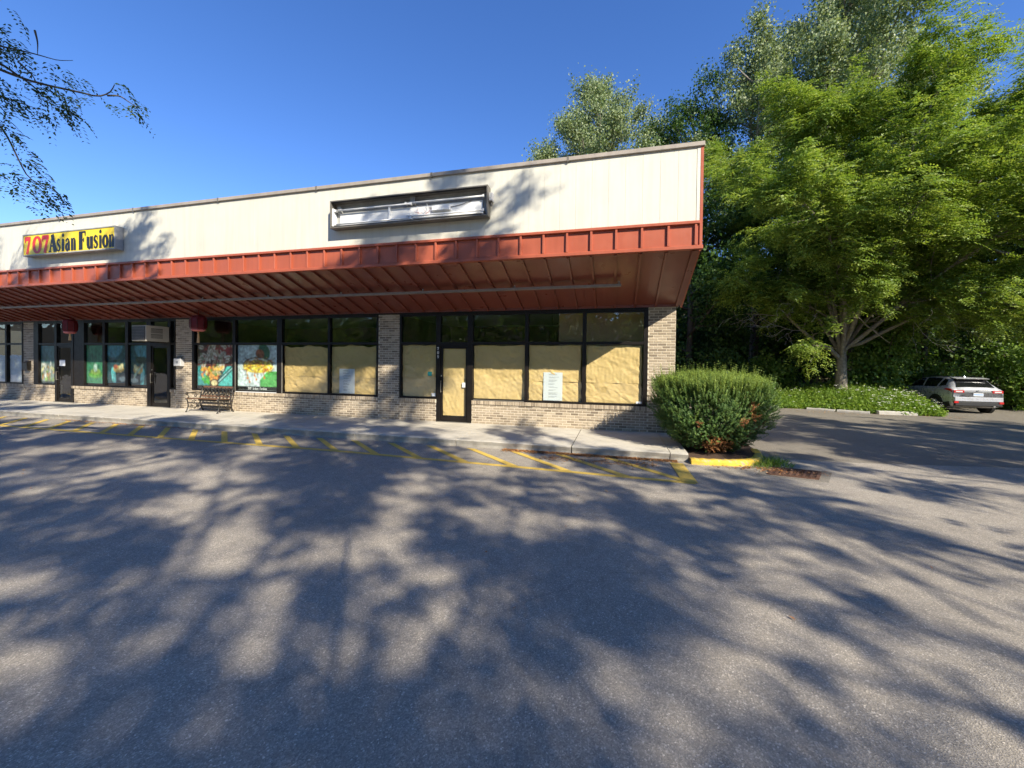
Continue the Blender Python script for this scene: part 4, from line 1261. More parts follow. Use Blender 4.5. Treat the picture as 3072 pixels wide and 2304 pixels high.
# track lights under the ceiling of the empty shop
for (a, b, lab) in (((-4.7, 11.9, 2.98), (-1.55, 11.9, 2.98), 'black lighting track seen through the panes above the 709 door'), ((-1.72, 11.9, 3.05), (-0.4, 13.6, 3.05), 'black lighting track running back at an angle inside the empty shop')):
    t = thing('track_light', lab, 'light', a, 'lighting tracks in the empty shop')
    part('track', MB().quadbox(a, b, 0.035, 0.03), 'iron_black', t)
    A_, B_ = Vector(a), Vector(b)
    for f_ in (0.2, 0.55, 0.8):
        p = A_.lerp(B_, f_)
        hd = part('lamp_head', MB().tube([p + Vector((0, 0.03, -0.05)), p + Vector((0.02, -0.08, -0.13))], [0.035, 0.05], 10), 'iron_black', t)
        part('stem', MB().tube([p, p + Vector((0, 0.02, -0.06))], 0.008, 6), 'iron_black', hd)
    for f_ in (0.1, 0.9):
        p = A_.lerp(B_, f_)
        part('hanger', MB().tube([p, (p.x, p.y, 3.30)], 0.006, 5), 'iron_black', t)

# ================================================================== THINGS ON THE FRONT
# bench
t = thing('bench', 'small park bench with scrolled iron ends and lattice back against the wall', 'bench', (-12.72, 10.12, SWZ))
BW = 0.64
def spiral(cx, y, z, r0, turns, a0, n=14, sgn=1):
    return [(cx, y + r0 * (1 - 0.75 * i / n) * math.cos(a0 + sgn * turns * 2 * math.pi * i / n), z + r0 * (1 - 0.75 * i / n) * math.sin(a0 + sgn * turns * 2 * math.pi * i / n)) for i in range(n + 1)]
for sx in (-1, 1):
    x = sx * BW
    e = node('end_frame', t)
    e.location = (0, 0, 0)
    part('front_leg', MB().tube([(x, -0.30, 0.0), (x, -0.27, 0.05), (x, -0.22, 0.2), (x, -0.25, 0.36), (x, -0.29, 0.43)], [0.024, 0.018, 0.017, 0.018, 0.02], 7), 'iron_black', e, True, True)
    part('rear_leg', MB().tube([(x, 0.26, 0.0), (x, 0.235, 0.05), (x, 0.16, 0.24), (x, 0.15, 0.40), (x, 0.2, 0.6), (x, 0.27, 0.82)], [0.024, 0.018, 0.017, 0.02, 0.018, 0.02], 7), 'iron_black', e, True, True)
    part('arm', MB().tube([(x, 0.2, 0.6), (x, 0.05, 0.625), (x, -0.12, 0.61), (x, -0.26, 0.62)] + spiral(x, -0.27, 0.585, 0.04, 1.0, 1.2), [0.018] * 4 + [0.016] * 15, 6), 'iron_black', e, True, True)
    part('arm_post', MB().tube([(x, -0.26, 0.42), (x, -0.20, 0.49), (x, -0.25, 0.56), (x, -0.22, 0.61)], 0.014, 6), 'iron_black', e, True, True)
    part('seat_bar', MB().tube([(x, -0.32, 0.43), (x, -0.1, 0.415), (x, 0.15, 0.40)], 0.017, 6), 'iron_black', e, True, True)
    for yy, zz, rr in ((-0.05, 0.30, 0.075), (0.07, 0.20, 0.06), (-0.12, 0.17, 0.055), (0.02, 0.51, 0.055)):
        part('scroll', MB().tube(spiral(x, yy, zz, rr, 1.3, 0.4), 0.010, 5), 'iron_black', e, True, True)
    part('brace', MB().tube([(x, -0.23, 0.16), (x, -0.05, 0.12), (x, 0.19, 0.17)], 0.012, 6), 'iron_black', e, True, True)
for k in range(5):
    y = -0.30 + 0.098 * k
    part('seat_slat', MB().bbox(-BW + 0.01, BW - 0.01, y, y + 0.075, 0.432 - 0.006 * k, 0.454 - 0.006 * k, 0.006), 'bench_wood', t, True)
def backp(u, v):       # point on the reclined back: u along the bench, v 0..1 up
    return Vector((u, 0.175 + 0.09 * v, 0.47 + 0.35 * v))
for v0, v1 in ((0.0, 0.14), (0.84, 1.0)):
    mb = MB()
    for y_off in (0,):
        a, b, c, d = backp(-BW + 0.01, v0), backp(BW - 0.01, v0), backp(BW - 0.01, v1), backp(-BW + 0.01, v1)
        mb.prism([a, b, c, d], (0, 0.022, -0.006))
    part('back_slat', mb, 'bench_wood', t, True)
lat = node('lattice', t)
nd = 8
for i in range(nd):
    u0 = -BW + 0.03 + (2 * BW - 0.06) * i / nd
    u1 = -BW + 0.03 + (2 * BW - 0.06) * (i + 1) / nd
    for (ua, ub) in ((u0, u1), (u1, u0)):
        part('bar', MB().quadbox(backp(ua, 0.15) + Vector((0, 0.012, 0)), backp(ub, 0.83) + Vector((0, 0.012, 0)), 0.018, 0.014, (0, 1, 0)), 'iron_black', lat, True)
    c = backp((u0 + u1) / 2, 0.49) + Vector((0, 0.006, 0))
    part('rosette', MB().tube([c + Vector((0, 0.012, 0)), c - Vector((0, 0.012, 0))], 0.034, 8), 'iron_black', lat, True)
    for v in (0.15, 0.83):
        c = backp(u0, v)
        part('rosette', MB().tube([c + Vector((0, 0.02, 0)), c - Vector((0, 0.004, 0))], 0.02, 6), 'iron_black', lat, True)
part('stretcher', MB().quadbox((-BW, 0.18, 0.16), (BW, 0.18, 0.16), 0.02, 0.035), 'iron_black', t, True)
part('stretcher', MB().quadbox((-BW, -0.24, 0.30), (BW, -0.24, 0.30), 0.02, 0.03), 'iron_black', t, True)
part('stretcher', MB().quadbox((-BW, 0.1, 0.36), (BW, 0.1, 0.36), 0.02, 0.05), 'iron_black', t, True)

# air conditioner over the door
t = thing('air_conditioner', 'beige window air conditioner sticking out over the restaurant door', 'air conditioner', (-15.43, 10.2, 2.45))
part('housing', MB().bbox(-15.75, -15.11, 9.83, 10.59, 2.45, 2.97, 0.012), 'plastic_beige', t)
gr = part('coil_grille', MB().box(-15.72, -15.14, 9.815, 9.829, 2.48, 2.94), 'dark_grille', t)
for k in range(9):
    z = 2.505 + k * 0.05
    part('slat', MB().box(-15.72, -15.14, 9.806, 9.8145, z, z + 0.012), 'bronze_light', gr)
for (z0, z1) in ((2.55, 2.69), (2.73, 2.88)):
    lv = part('vent', MB().box(-15.1095, -15.100, 9.98, 10.34, z0, z1), 'dark_grille', t)
    for k in range(5):
        z = z0 + 0.012 + k * (z1 - z0 - 0.02) / 5
        part('slat', MB().box(-15.0995, -15.094, 9.975, 10.345, z, z + 0.012), 'plastic_beige', lv)
part('support', MB().quadbox((-15.6, 9.95, 2.44), (-15.6, 10.55, 2.44), 0.03, 0.018), 'bronze', t)
part('support', MB().quadbox((-15.25, 9.95, 2.44), (-15.25, 10.55, 2.44), 0.03, 0.018), 'bronze', t)
# lanterns
def lantern(x, y, ztop, zbot, r, ztas, lab):
    t = thing('paper_lantern', lab, 'lantern', (x, y, zbot), 'red lanterns under the overhang')
    h = ztop - zbot
    prof = [(r * 0.80, zbot + 0.02), (r * 0.97, zbot + h * 0.12), (r, zbot + h * 0.3), (r, zbot + h * 0.75), (r * 0.94, zbot + h * 0.92), (r * 0.7, ztop)]
    body = part('body', MB().lathe((x, y, 0), prof, 8), 'lantern_red', t)
    for k in range(8):
        an = 2 * math.pi * k / 8
        cx_, cy_ = math.cos(an) * (r + 0.004), math.sin(an) * (r + 0.004)
        part('rib', MB().tube([(x + cx_ * 0.96, y + cy_ * 0.96, zbot + h * 0.13), (x + cx_, y + cy_, zbot + h * 0.3), (x + cx_, y + cy_, zbot + h * 0.75)], 0.007, 4), 'letter_black', body)
    part('bottom_ring', MB().lathe((x, y, 0), [(r * 0.60, zbot - 0.05), (r * 0.86, zbot - 0.015), (r * 0.82, zbot + 0.018)], 8), 'lantern_lit_rim', t)  # pale colour paints the light on the lantern's lower rim
    part('top_ring', MB().lathe((x, y, 0), [(r * 0.7, ztop - 0.004), (r * 0.72, ztop + 0.02), (r * 0.5, ztop + 0.035)], 8), 'lantern_red', t)
    part('cord', MB().tube([(x, y, ztop + 0.03), (x, y, 3.44)], 0.005, 5), 'letter_red', t)
    part('tassel', MB().lathe((x, y, 0), [(0.012, zbot - 0.03), (0.03, zbot - 0.08), (0.022, zbot - 0.12), (0.034, (zbot + ztas) / 2), (0.045, ztas)], 10), 'tassel', t)
lantern(-13.31, 10.18, 3.27, 2.83, 0.235, 2.40, 'red lantern with gold tassel hanging over the bench')
lantern(-19.42, 10.18, 3.25, 2.80, 0.21, 2.50, 'red lantern with tassel hanging in the shade by the dark far door')
# boxes on piers
t = thing('meter_box', 'pale grey utility box on the brick pier left of the bench', 'utility box', (-14.6, YW, 1.62))
part('body', MB().bbox(-14.77, -14.44, YW - 0.12, YW - 0.002, 1.62, 1.88, 0.012), 'plastic_grey', t)
part('label_plate', MB().box(-14.66, -14.56, YW - 0.1225, YW - 0.1205, 1.71, 1.79), 'ink_grey', t)
part('conduit', MB().tube([(-14.72, YW - 0.04, 1.88), (-14.70, YW - 0.05, 1.93), (-14.6, YW - 0.05, 1.955), (-14.5, YW - 0.05, 1.93), (-14.48, YW - 0.04, 1.88)], 0.016, 7), 'bronze_light', t)
t = thing('mailbox', 'black wall mailbox on the far brick pier', 'mailbox', (-22.5, YW, 1.37))
part('body', MB().prism([(-22.64, YW - 0.002, 1.37), (-22.64, YW - 0.12, 1.37), (-22.64, YW - 0.12, 1.64), (-22.64, YW - 0.002, 1.70)], (0.26, 0, 0)), 'iron_black', t)
part('lid', MB().prism([(-22.65, YW - 0.002, 1.702), (-22.65, YW - 0.135, 1.635), (-22.65, YW - 0.135, 1.655), (-22.65, YW - 0.002, 1.725)], (0.28, 0, 0)), 'iron_black', t)

# ================================================================== VEGETATION
def vlen(a):
    return float(np.linalg.norm(a))
def curve_pts(P, n):
    """smooth polyline through the points P (Catmull-Rom), n samples"""
    P = np.array(P, float)
    Q = np.vstack([2 * P[0] - P[1], P, 2 * P[-1] - P[-2]])
    out = []
    for t_ in np.linspace(0, len(P) - 1 - 1e-6, n):
        i = int(t_)
        u = t_ - i
        a, b, c, d = Q[i], Q[i + 1], Q[i + 2], Q[i + 3]
        out.append(0.5 * ((2 * b) + (-a + c) * u + (2 * a - 5 * b + 4 * c - d) * u * u + (-a + 3 * b - 3 * c + d) * u ** 3))
    return np.array(out)
def grow(rg, p0, d0, length, r0, level, cfg, wood, tips):
    """one branch and its children; the outermost ones leave their points in tips"""
    n = 6
    pts = [np.array(p0, float)]
    d = unit(np.array(d0, float))
    st = length / n
    for i in range(n):
        d = unit(d + rg.normal(0, cfg['wob'], 3) + np.array([0, 0, cfg['rise'][level]]) / n)
        pts.append(pts[-1] + d * st)
    rad = [max(0.004, r0 * (1 - 0.75 * i / n)) for i in range(n + 1)]
    if r0 > cfg.get('minr', 0.008):
        wood.tube(pts, rad, 7 if r0 > 0.08 else (5 if r0 > 0.025 else 3), False)
    if level >= cfg['levels']:
        for i in range(1, n + 1):
            tips.append((pts[i], unit(pts[i] - pts[i - 1])))
        return
    k = cfg['kids'][level]
    for j in range(k):
        u = cfg['bare'][level] + (1 - cfg['bare'][level]) * (j + rg.uniform(0.1, 0.9)) / k
        i = min(n - 1, int(u * n))
        q = pts[i] + (pts[i + 1] - pts[i]) * (u * n - i)
        dd = unit(pts[i + 1] - pts[i])
        side = unit(np.cross(dd, rg.normal(0, 1, 3)))
        if cfg.get('flat'):
            side = unit(side * np.array([1, 1, cfg['flat']]))
        an = R(rg.uniform(*cfg['ang']))
        nd = unit(dd * math.cos(an) + side * math.sin(an))
        grow(rg, q, nd, length * rg.uniform(*cfg['scale']) * (1.15 - 0.5 * u), max(0.004, r0 * (1 - 0.7 * u) * 0.55), level + 1, cfg, wood, tips)
    grow(rg, pts[-1], d, length * 0.5, r0 * 0.28, min(level + 1, cfg['levels']), cfg, wood, tips)
def fronds(rg, P, D, length=0.5, pairs=6, ll=0.10, lw=0.042, droop=0.35):
    """feather-like leaves: leaflets in two rows along a drooping stalk"""
    n = len(P)
    D = unit(D)
    S = unit(np.cross(D, np.array([0, 0, 1.0]) + rg.normal(0, 0.25, (n, 3))))
    L = length * rg.uniform(0.6, 1.2, (n, 1))
    out, val = [], []
    base_v = rg.uniform(0, 1, n)
    for k in range(pairs):
        t_ = (k + 0.7) / pairs
        c0 = P + D * L * t_ + np.array([0, 0, -1.0]) * (droop * L * t_ * t_)
        for s_ in (-1, 1):
            A = S * s_ + D * 0.45 + np.array([0, 0, -0.25]) + rg.normal(0, 0.18, (n, 3))
            Nn = np.array([0.22, -0.38, 0.8]) + rg.normal(0, 0.45, (n, 3))
            sc = rg.uniform(0.75, 1.25, n) * (1.0 - 0.35 * t_)
            out.append(leaf_quads(c0 + S * s_ * ll * 0.5, A, Nn, ll * sc, lw * sc))
            val.append(np.clip(base_v * 0.6 + rg.uniform(0, 0.4, n), 0, 1))
    return np.concatenate(out), np.concatenate(val)
def blobs(rg, P, per, sig, ll, lw, hang=0.3):
    """single leaves scattered round twig points"""
    n = len(P) * per
    C = np.repeat(P, per, 0) + rg.normal(0, 1, (n, 3)) * np.array([sig, sig, sig * 0.75])
    A = rg.normal(0, 1, (n, 3)) + np.array([0, 0, -hang * 2])
    Nn = rg.normal(0, 1, (n, 3)) + np.array([0.2, -0.4, 0.8])
    sc = rg.uniform(0.65, 1.3, n)
    val = np.clip(np.repeat(rg.uniform(0, 1, len(P)), per) * 0.5 + rg.uniform(0, 0.5, n), 0, 1)
    return leaf_quads(C, A, Nn, ll * sc, lw * sc), val
def make_tree(name, lab, base, trunk, limbs, cfg, seed, leaf, bark, crown, group, r_trunk=0.22, r_limb=0.12):
    """trunk: points from the ground up; limbs: lists of points, each carries branches; crown: leaf settings"""
    rg = np.random.default_rng(seed)
    t = thing(name, lab, 'tree', base, group)
    tp = curve_pts(trunk, 10)
    mb = MB()
    rad = [r_trunk * (1.0 - 0.45 * i / 9) for i in range(10)]
    rad[0] *= 1.35
    rad[1] *= 1.08
    mb.tube([Vector(p) for p in tp], rad, 10, False)
    part('trunk', mb, bark, t, smooth=True)
    wood, tips = MB(), []
    for li, lp in enumerate(limbs):
        pts = curve_pts(lp, 9)
        if crown.get('stagger'):
            pts[0] = np.array(pts[0]) + np.array([0, 0, [-0.35, 0.1, 0.3, -0.1, 0.2][li % 5]])
        ln = sum(vlen(pts[i + 1] - pts[i]) for i in range(8))
        rr = [r_limb * (1 - 0.8 * i / 8) * rg.uniform(0.9, 1.05) for i in range(9)]
        wood.tube([Vector(p) for p in pts], rr, 8, False)
        nb = max(3, int(ln * cfg['per_m']))
        for j in range(nb):
            u = cfg['limb_bare'] + (1 - cfg['limb_bare']) * (j + rg.uniform(0, 1)) / nb
            i = min(7, int(u * 8))
            q = pts[i] + (pts[i + 1] - pts[i]) * (u * 8 - i)
            dd = unit(pts[i + 1] - pts[i])
            side = unit(np.cross(dd, rg.normal(0, 1, 3)))
            if cfg.get('flat'):
                side = unit(side * np.array([1, 1, cfg['flat']]))
            an = R(rg.uniform(*cfg['ang']))
            nd = dd * math.cos(an) + side * math.sin(an)
            grow(rg, q, nd, cfg['len'] * rg.uniform(0.6, 1.2) * (1.15 - 0.45 * u), max(0.012, r_limb * (1 - 0.8 * u) * 0.5), 0, cfg, wood, tips)
        for i in (6, 7, 8):
            tips.append((pts[i], unit(pts[i] - pts[i - 1])))
    part('branches', wood, bark if crown.get('twig') is None else crown['twig'], t, smooth=True)
    if crown.get('skip'):
        tips = tips[::crown['skip']]
    P = np.array([p for p, d in tips])
    D = np.array([d for p, d in tips])
    k = crown['per']
    if crown['kind'] == 'frond':
        P2 = np.repeat(P, k, 0) + rg.normal(0, crown.get('jit', 0.12), (len(P) * k, 3))
        D2 = np.repeat(D, k, 0) * np.array([1, 1, 0.4]) + rg.normal(0, 0.7, (len(P) * k, 3)) * np.array([1, 1, 0.35]) + np.array(crown.get('wind', (0, 0, 0)))
        V, val = fronds(rg, P2, D2, crown['len'], crown['pairs'], crown['ll'], crown['lw'], crown.get('droop', 0.35))
    else:
        V, val = blobs(rg, P, k, crown['sig'], crown['ll'], crown['lw'], crown.get('hang', 0.3))
    if crown.get('clip') is not None:
        c = V.reshape(-1, 4, 3)
        keep = crown['clip'](c[:, 0, :])
        V = c[keep].reshape(-1, 3)
        val = val[keep]
    np_mesh('crown', V, 4, leaf, val, t, wloc(t))
    return t
def auto_limbs(rg, base, h, z_first, n, spread, rise, lean=(0, 0)):
    """limbs spiralling up a trunk"""
    L = []
    for i in range(n):
        u = i / max(1, n - 1)
        z = z_first + (h - z_first) * (u ** 0.9) * 0.86
        a = i * 2.4 + rg.uniform(-0.4, 0.4)
        w = spread * (1.0 - 0.75 * u) * rg.uniform(0.75, 1.15) * (0.55 + 0.9 * min(1, u * 3))
        b = np.array([base[0] + lean[0] * z / h, base[1] + lean[1] * z / h, base[2] + z])
        d = np.array([math.cos(a), math.sin(a), 0])
        L.append([b, b + d * w * 0.4 + np.array([0, 0, rise * w * 0.35]), b + d * w * 0.8 + np.array([0, 0, rise * w * 0.8]), b + d * w + np.array([0, 0, rise * w * 1.1])])
    top = np.array([base[0] + lean[0], base[1] + lean[1], base[2] + h])
    b = np.array([base[0] + lean[0] * 0.6, base[1] + lean[1] * 0.6, base[2] + h * 0.6])
    L.append([b, b * 0.6 + top * 0.4 + rg.normal(0, 0.2, 3), b * 0.3 + top * 0.7 + rg.normal(0, 0.2, 3), top])
    return L
def gz(x, y):
    return float(ground_h(np.array(float(x)), np.array(float(y))))

CF_LOCUST = dict(levels=1, kids=[5], bare=[0.2], ang=(30, 75), scale=(0.42, 0.62), rise=[0.10, -0.18, 0], wob=0.14, per_m=2.0, limb_bare=0.22, len=2.5, flat=0.5, minr=0.009)
bx, by = 10.44, 22.5
bz = gz(bx, by)
fk = (10.40, 22.45, 2.55)
limbs = [[fk, (9.3, 22.2, 3.0), (8.2, 22.0, 4.0), (7.1, 21.8, 5.2), (5.8, 21.3, 6.0)],
         [fk, (9.85, 22.2, 4.3), (9.3, 22.0, 6.2), (8.6, 21.6, 8.6), (7.0, 21.0, 10.6)],
         [fk, (10.25, 22.3, 4.8), (10.3, 22.0, 8.0), (10.6, 21.7, 11.0), (11.0, 21.4, 13.9)],
         [fk, (11.1, 22.3, 3.9), (12.5, 22.0, 5.8), (14.0, 21.5, 8.5), (15.4, 21.0, 11.2)],
         [fk, (10.5, 21.5, 4.2), (10.8, 20.0, 6.4), (11.0, 18.6, 8.2), (11.2, 17.4, 9.2)],
         [fk, (10.0, 21.4, 4.4), (9.0, 19.9, 6.4), (7.6, 18.7, 8.0), (6.2, 17.8, 8.9)],
         [fk, (11.5, 21.6, 4.0), (13.0, 20.4, 5.9), (14.6, 19.2, 7.4), (16.2, 18.2, 8.2)],
         [fk, (10.9, 23.4, 4.8), (11.6, 24.6, 8.6), (12.2, 25.4, 11.6), (12.6, 25.8, 13.8)],
         [fk, (9.6, 23.6, 4.8), (8.2, 25.0, 8.6), (7.0, 25.8, 11.6), (5.8, 26.2, 13.2)],
         [fk, (11.3, 22.2, 5.4), (12.5, 21.8, 9.0), (13.8, 21.2, 11.4), (15.0, 20.8, 13.0)],
         [fk, (9.7, 22.0, 5.6), (9.0, 21.2, 9.0), (8.4, 20.4, 11.4), (8.0, 20.0, 12.8)],
         [fk, (10.6, 21.8, 5.6), (11.2, 20.6, 9.2), (11.8, 19.6, 12.0), (12.2, 19.2, 13.6)],
         [fk, (11.8, 22.1, 3.5), (13.6, 21.5, 4.6), (15.4, 21.0, 5.2), (16.8, 20.6, 5.0)]]
CR_LOCUST = dict(kind='frond', per=6, len=0.5, pairs=6, ll=0.13, lw=0.06, droop=0.40, twig='bark_grey', jit=0.16, wind=(0.35, 0.0, 0.05), stagger=True)
make_tree('locust_tree', 'big feathery light green tree with pale forked trunk beyond the drive', (bx, by, bz), [(bx, by, bz - 0.1), (bx - 0.02, by, 1.2), fk], limbs, CF_LOCUST, 1, 'leaf_locust', 'bark_grey', dict(CR_LOCUST, clip=lambda c: ~((c[:, 2] < 4.3 + 0.5 * np.sin(c[:, 0] * 5)) & (c[:, 0] > 8.9) & (c[:, 0] < 11.9))), 'trees behind the lot', 0.30, 0.105)
# bare pale twigs in the shade under the crown
rg = np.random.default_rng(8)
wood, tt = MB(), []
cfg = dict(levels=2, kids=[4, 3], bare=[0.2, 0.2], ang=(25, 70), scale=(0.45, 0.7), rise=[0.1, 0.05, 0], wob=0.22, minr=0.001)
for p, d, l in (((8.6, 22.0, 3.6), (-0.9, -0.3, 0.25), 2.2), ((9.4, 22.1, 4.0), (-0.8, -0.5, 0.3), 2.4), ((10.3, 22.2, 4.4), (0.1, -0.7, 0.4), 2.0), ((8.0, 22.0, 4.4), (-0.8, -0.4, -0.1), 2.0), ((12.0, 21.9, 4.6), (0.6, -0.6, -0.1), 2.0), ((9.6, 22.0, 5.2), (-0.7, -0.6, 0.1), 2.3), ((12.6, 21.9, 5.2), (0.8, -0.5, -0.3), 2.2)):
    grow(rg, p, d, l, 0.025, 0, cfg, wood, tt)
lt = [o for o in col.objects if o.name == 'locust_tree'][0]
part('bare_twigs', wood, 'twig_pale', lt)

def locust(base, h, seed, lab, spread=6.0, n=13, per=4):
    rg = np.random.default_rng(seed)
    L = auto_limbs(rg, base, h, h * 0.22, n, spread, 0.5)
    make_tree('locust_tree', lab, base, [base, (base[0] + 0.1, base[1], base[2] + h * 0.3), (base[0], base[1] + 0.1, base[2] + h * 0.62)], L, CF_LOCUST, seed, 'leaf_locust', 'bark_grey', dict(CR_LOCUST, per=per), 'trees behind the lot', 0.22, 0.12)
locust((20.5, 23.5, gz(20.5, 23.5)), 13.6, 5, 'feathery light green tree at the right edge of the picture behind the silver car', 6.5, 15, 5)
CF_POP = dict(levels=1, kids=[4], bare=[0.15], ang=(25, 55), scale=(0.45, 0.7), rise=[0.35, 0.1, 0], wob=0.12, per_m=2.2, limb_bare=0.12, len=1.9, minr=0.012)
CR_POP = dict(kind='blob', per=11, sig=0.30, ll=0.15, lw=0.12, hang=0.5)
def poplar(base, h, spread, seed, lab, n=16, leaf='leaf_poplar', first=0.3, cr=CR_POP, name='poplar_tree', bark='bark_grey', cf=CF_POP, rise=0.9):
    rg = np.random.default_rng(seed)
    L = auto_limbs(rg, base, h, h * first, n, spread, rise)
    make_tree(name, lab, base, [base, (base[0] + 0.15, base[1], base[2] + h * 0.35), (base[0], base[1] + 0.1, base[2] + h * 0.72)], L, cf, seed, leaf, bark, cr, 'trees behind the lot', 0.22, 0.09)
poplar((-1.6, 32.5, gz(-1.6, 32.5)), 22.6, 4.6, 21, 'grey green poplar rising behind the flat shop roof', 18, first=0.25)
poplar((-5.6, 32.0, gz(-5.6, 32)), 17.2, 2.2, 22, 'small poplar tip just showing over the middle of the shop roof', 9, first=0.4)
poplar((3.0, 33.5, gz(3, 33.5)), 18.8, 2.2, 27, 'slim poplar over the roof beside the big grey green one', 9, first=0.4)
poplar((14.2, 31.0, gz(14, 31)), 27.0, 5.6, 23, 'tallest silvery poplar at the top edge above the feathery tree', 22, first=0.3)
poplar((8.9, 30.5, gz(9, 30.5)), 23.4, 3.0, 24, 'narrow silvery poplar between the shop corner and the tallest poplar', 14, first=0.3)
CR_DARK = dict(kind='blob', per=10, sig=0.34, ll=0.17, lw=0.11, hang=0.3)
CF_DARK = dict(CF_POP, rise=[0.1, 0, 0], len=2.1, ang=(30, 70), per_m=1.7)
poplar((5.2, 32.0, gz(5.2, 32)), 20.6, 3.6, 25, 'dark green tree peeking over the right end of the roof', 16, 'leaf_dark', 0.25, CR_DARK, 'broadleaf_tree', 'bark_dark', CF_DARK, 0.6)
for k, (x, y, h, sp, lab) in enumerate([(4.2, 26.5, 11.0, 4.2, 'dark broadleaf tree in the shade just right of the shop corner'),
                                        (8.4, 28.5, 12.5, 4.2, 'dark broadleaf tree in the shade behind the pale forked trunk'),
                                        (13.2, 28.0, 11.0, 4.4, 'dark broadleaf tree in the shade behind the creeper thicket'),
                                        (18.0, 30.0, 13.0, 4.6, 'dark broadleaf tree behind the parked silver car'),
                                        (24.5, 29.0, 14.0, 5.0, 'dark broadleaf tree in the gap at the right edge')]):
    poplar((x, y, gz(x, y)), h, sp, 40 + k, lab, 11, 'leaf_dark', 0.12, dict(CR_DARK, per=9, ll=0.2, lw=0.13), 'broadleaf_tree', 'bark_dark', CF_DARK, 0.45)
# far wood: one dark mass that closes the view
rg = np.random.default_rng(77)
n = 80000
X = rg.uniform(-34, 75, n)
Y = rg.uniform(36, 50, n)
top = 9.5 + 2.2 * np.sin(X * 0.35) + 1.5 * np.sin(X * 0.9 + 2)
Z = 1.0 + rg.uniform(0, 1, n) ** 1.15 * top + np.clip((Y - 40) * 0.45, 0, 6)
V = leaf_quads(np.stack([X, Y, Z], 1), rg.normal(0, 1, (n, 3)), rg.normal(0, 1, (n, 3)) + np.array([0, -0.5, 0.6]), rg.uniform(0.35, 0.75, n), rg.uniform(0.25, 0.5, n))
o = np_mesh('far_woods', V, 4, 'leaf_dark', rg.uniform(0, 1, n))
o['kind'] = 'stuff'
o['label'] = 'dark wood closing the view behind the trees'
o['category'] = 'woods'

# thickets of creeper and saplings under the trees
def thicket(x, y, r, h, n, seed, lab, leaf='leaf_vine', ll=0.17, lw=0.13):
    rg = np.random.default_rng(seed)
    z0 = gz(x, y)
    t = thing('thicket_shrub', lab, 'shrub', (x, y, z0), 'creeper thickets under the trees')
    wood = MB()
    heads = []
    for k in range(16):
        a = rg.uniform(0, 6.28)
        w = r * rg.uniform(0.2, 1.0)
        hh = h * rg.uniform(0.45, 1.0) * (1.1 - 0.45 * w / r)
        p = [(x + 0.2 * math.cos(a), y + 0.2 * math.sin(a), z0), (x + w * 0.5 * math.cos(a), y + w * 0.5 * math.sin(a), z0 + hh * 0.6), (x + w * math.cos(a), y + w * math.sin(a), z0 + hh)]
        c = curve_pts(p, 6)
        wood.tube([Vector(q) for q in c], [0.03, 0.026, 0.022, 0.017, 0.012, 0.006], 4, False)
        for q in c[1:]:
            heads.append(q)
    part('stems', wood, 'bark_dark', t)
    H = np.array(heads)
    idx = rg.integers(0, len(H), n)
    hz = np.clip((H[idx, 2:3] - z0) / h, 0.2, 1)
    C = H[idx] + rg.normal(0, 1, (n, 3)) * np.array([r * 0.22, r * 0.22, h * 0.11])
    C[:, 2] = np.maximum(C[:, 2], z0 + 0.05)
    V = leaf_quads(C, rg.normal(0, 1, (n, 3)) + np.array([0, 0, -0.7]), rg.normal(0, 0.55, (n, 3)) + np.array([0.25, -0.6, 0.7]), ll * rg.uniform(0.6, 1.3, n), lw * rg.uniform(0.6, 1.3, n), 0.12)
    cl = (rg.uniform(0, 1, len(H)))[idx]
    np_mesh('foliage', V, 4, leaf, np.clip(cl * 0.5 + rg.uniform(0, 0.5, n), 0, 1), t, wloc(t))
thicket(12.3, 23.2, 1.5, 5.2, 5600, 1, 'tall leafy creeper thicket right behind the pale forked trunk')
thicket(15.8, 28.6, 2.2, 4.8, 5200, 2, 'leafy creeper thicket rising behind the roof of the silver car')
thicket(18.3, 24.2, 1.9, 3.6, 5000, 3, 'sunlit leafy thicket right of the silver car')
thicket(22.0, 25.0, 2.0, 4.2, 4600, 4, 'leafy thicket at the right edge of the picture')
thicket(8.2, 25.4, 1.7, 2.6, 3600, 5, 'low shaded thicket left of the pale forked trunk')  # brighter leaf colour stands in for sun on the undergrowth
thicket(5.4, 23.8, 1.6, 2.6, 3600, 6, 'low shaded thicket behind the clipped yew shrub', 'leaf_dark')
thicket(2.8, 23.0, 1.5, 3.0, 3000, 7, 'dark thicket close to the shop side wall', 'leaf_dark')
thicket(11.9, 23.6, 1.1, 1.5, 2600, 8, 'low bright thicket at the foot of the pale trunk')
thicket(14.9, 24.9, 1.5, 2.6, 3000, 9, 'leafy thicket between trunk and silver car')
# hanging creeper beside the trunk
rg = np.random.default_rng(12)
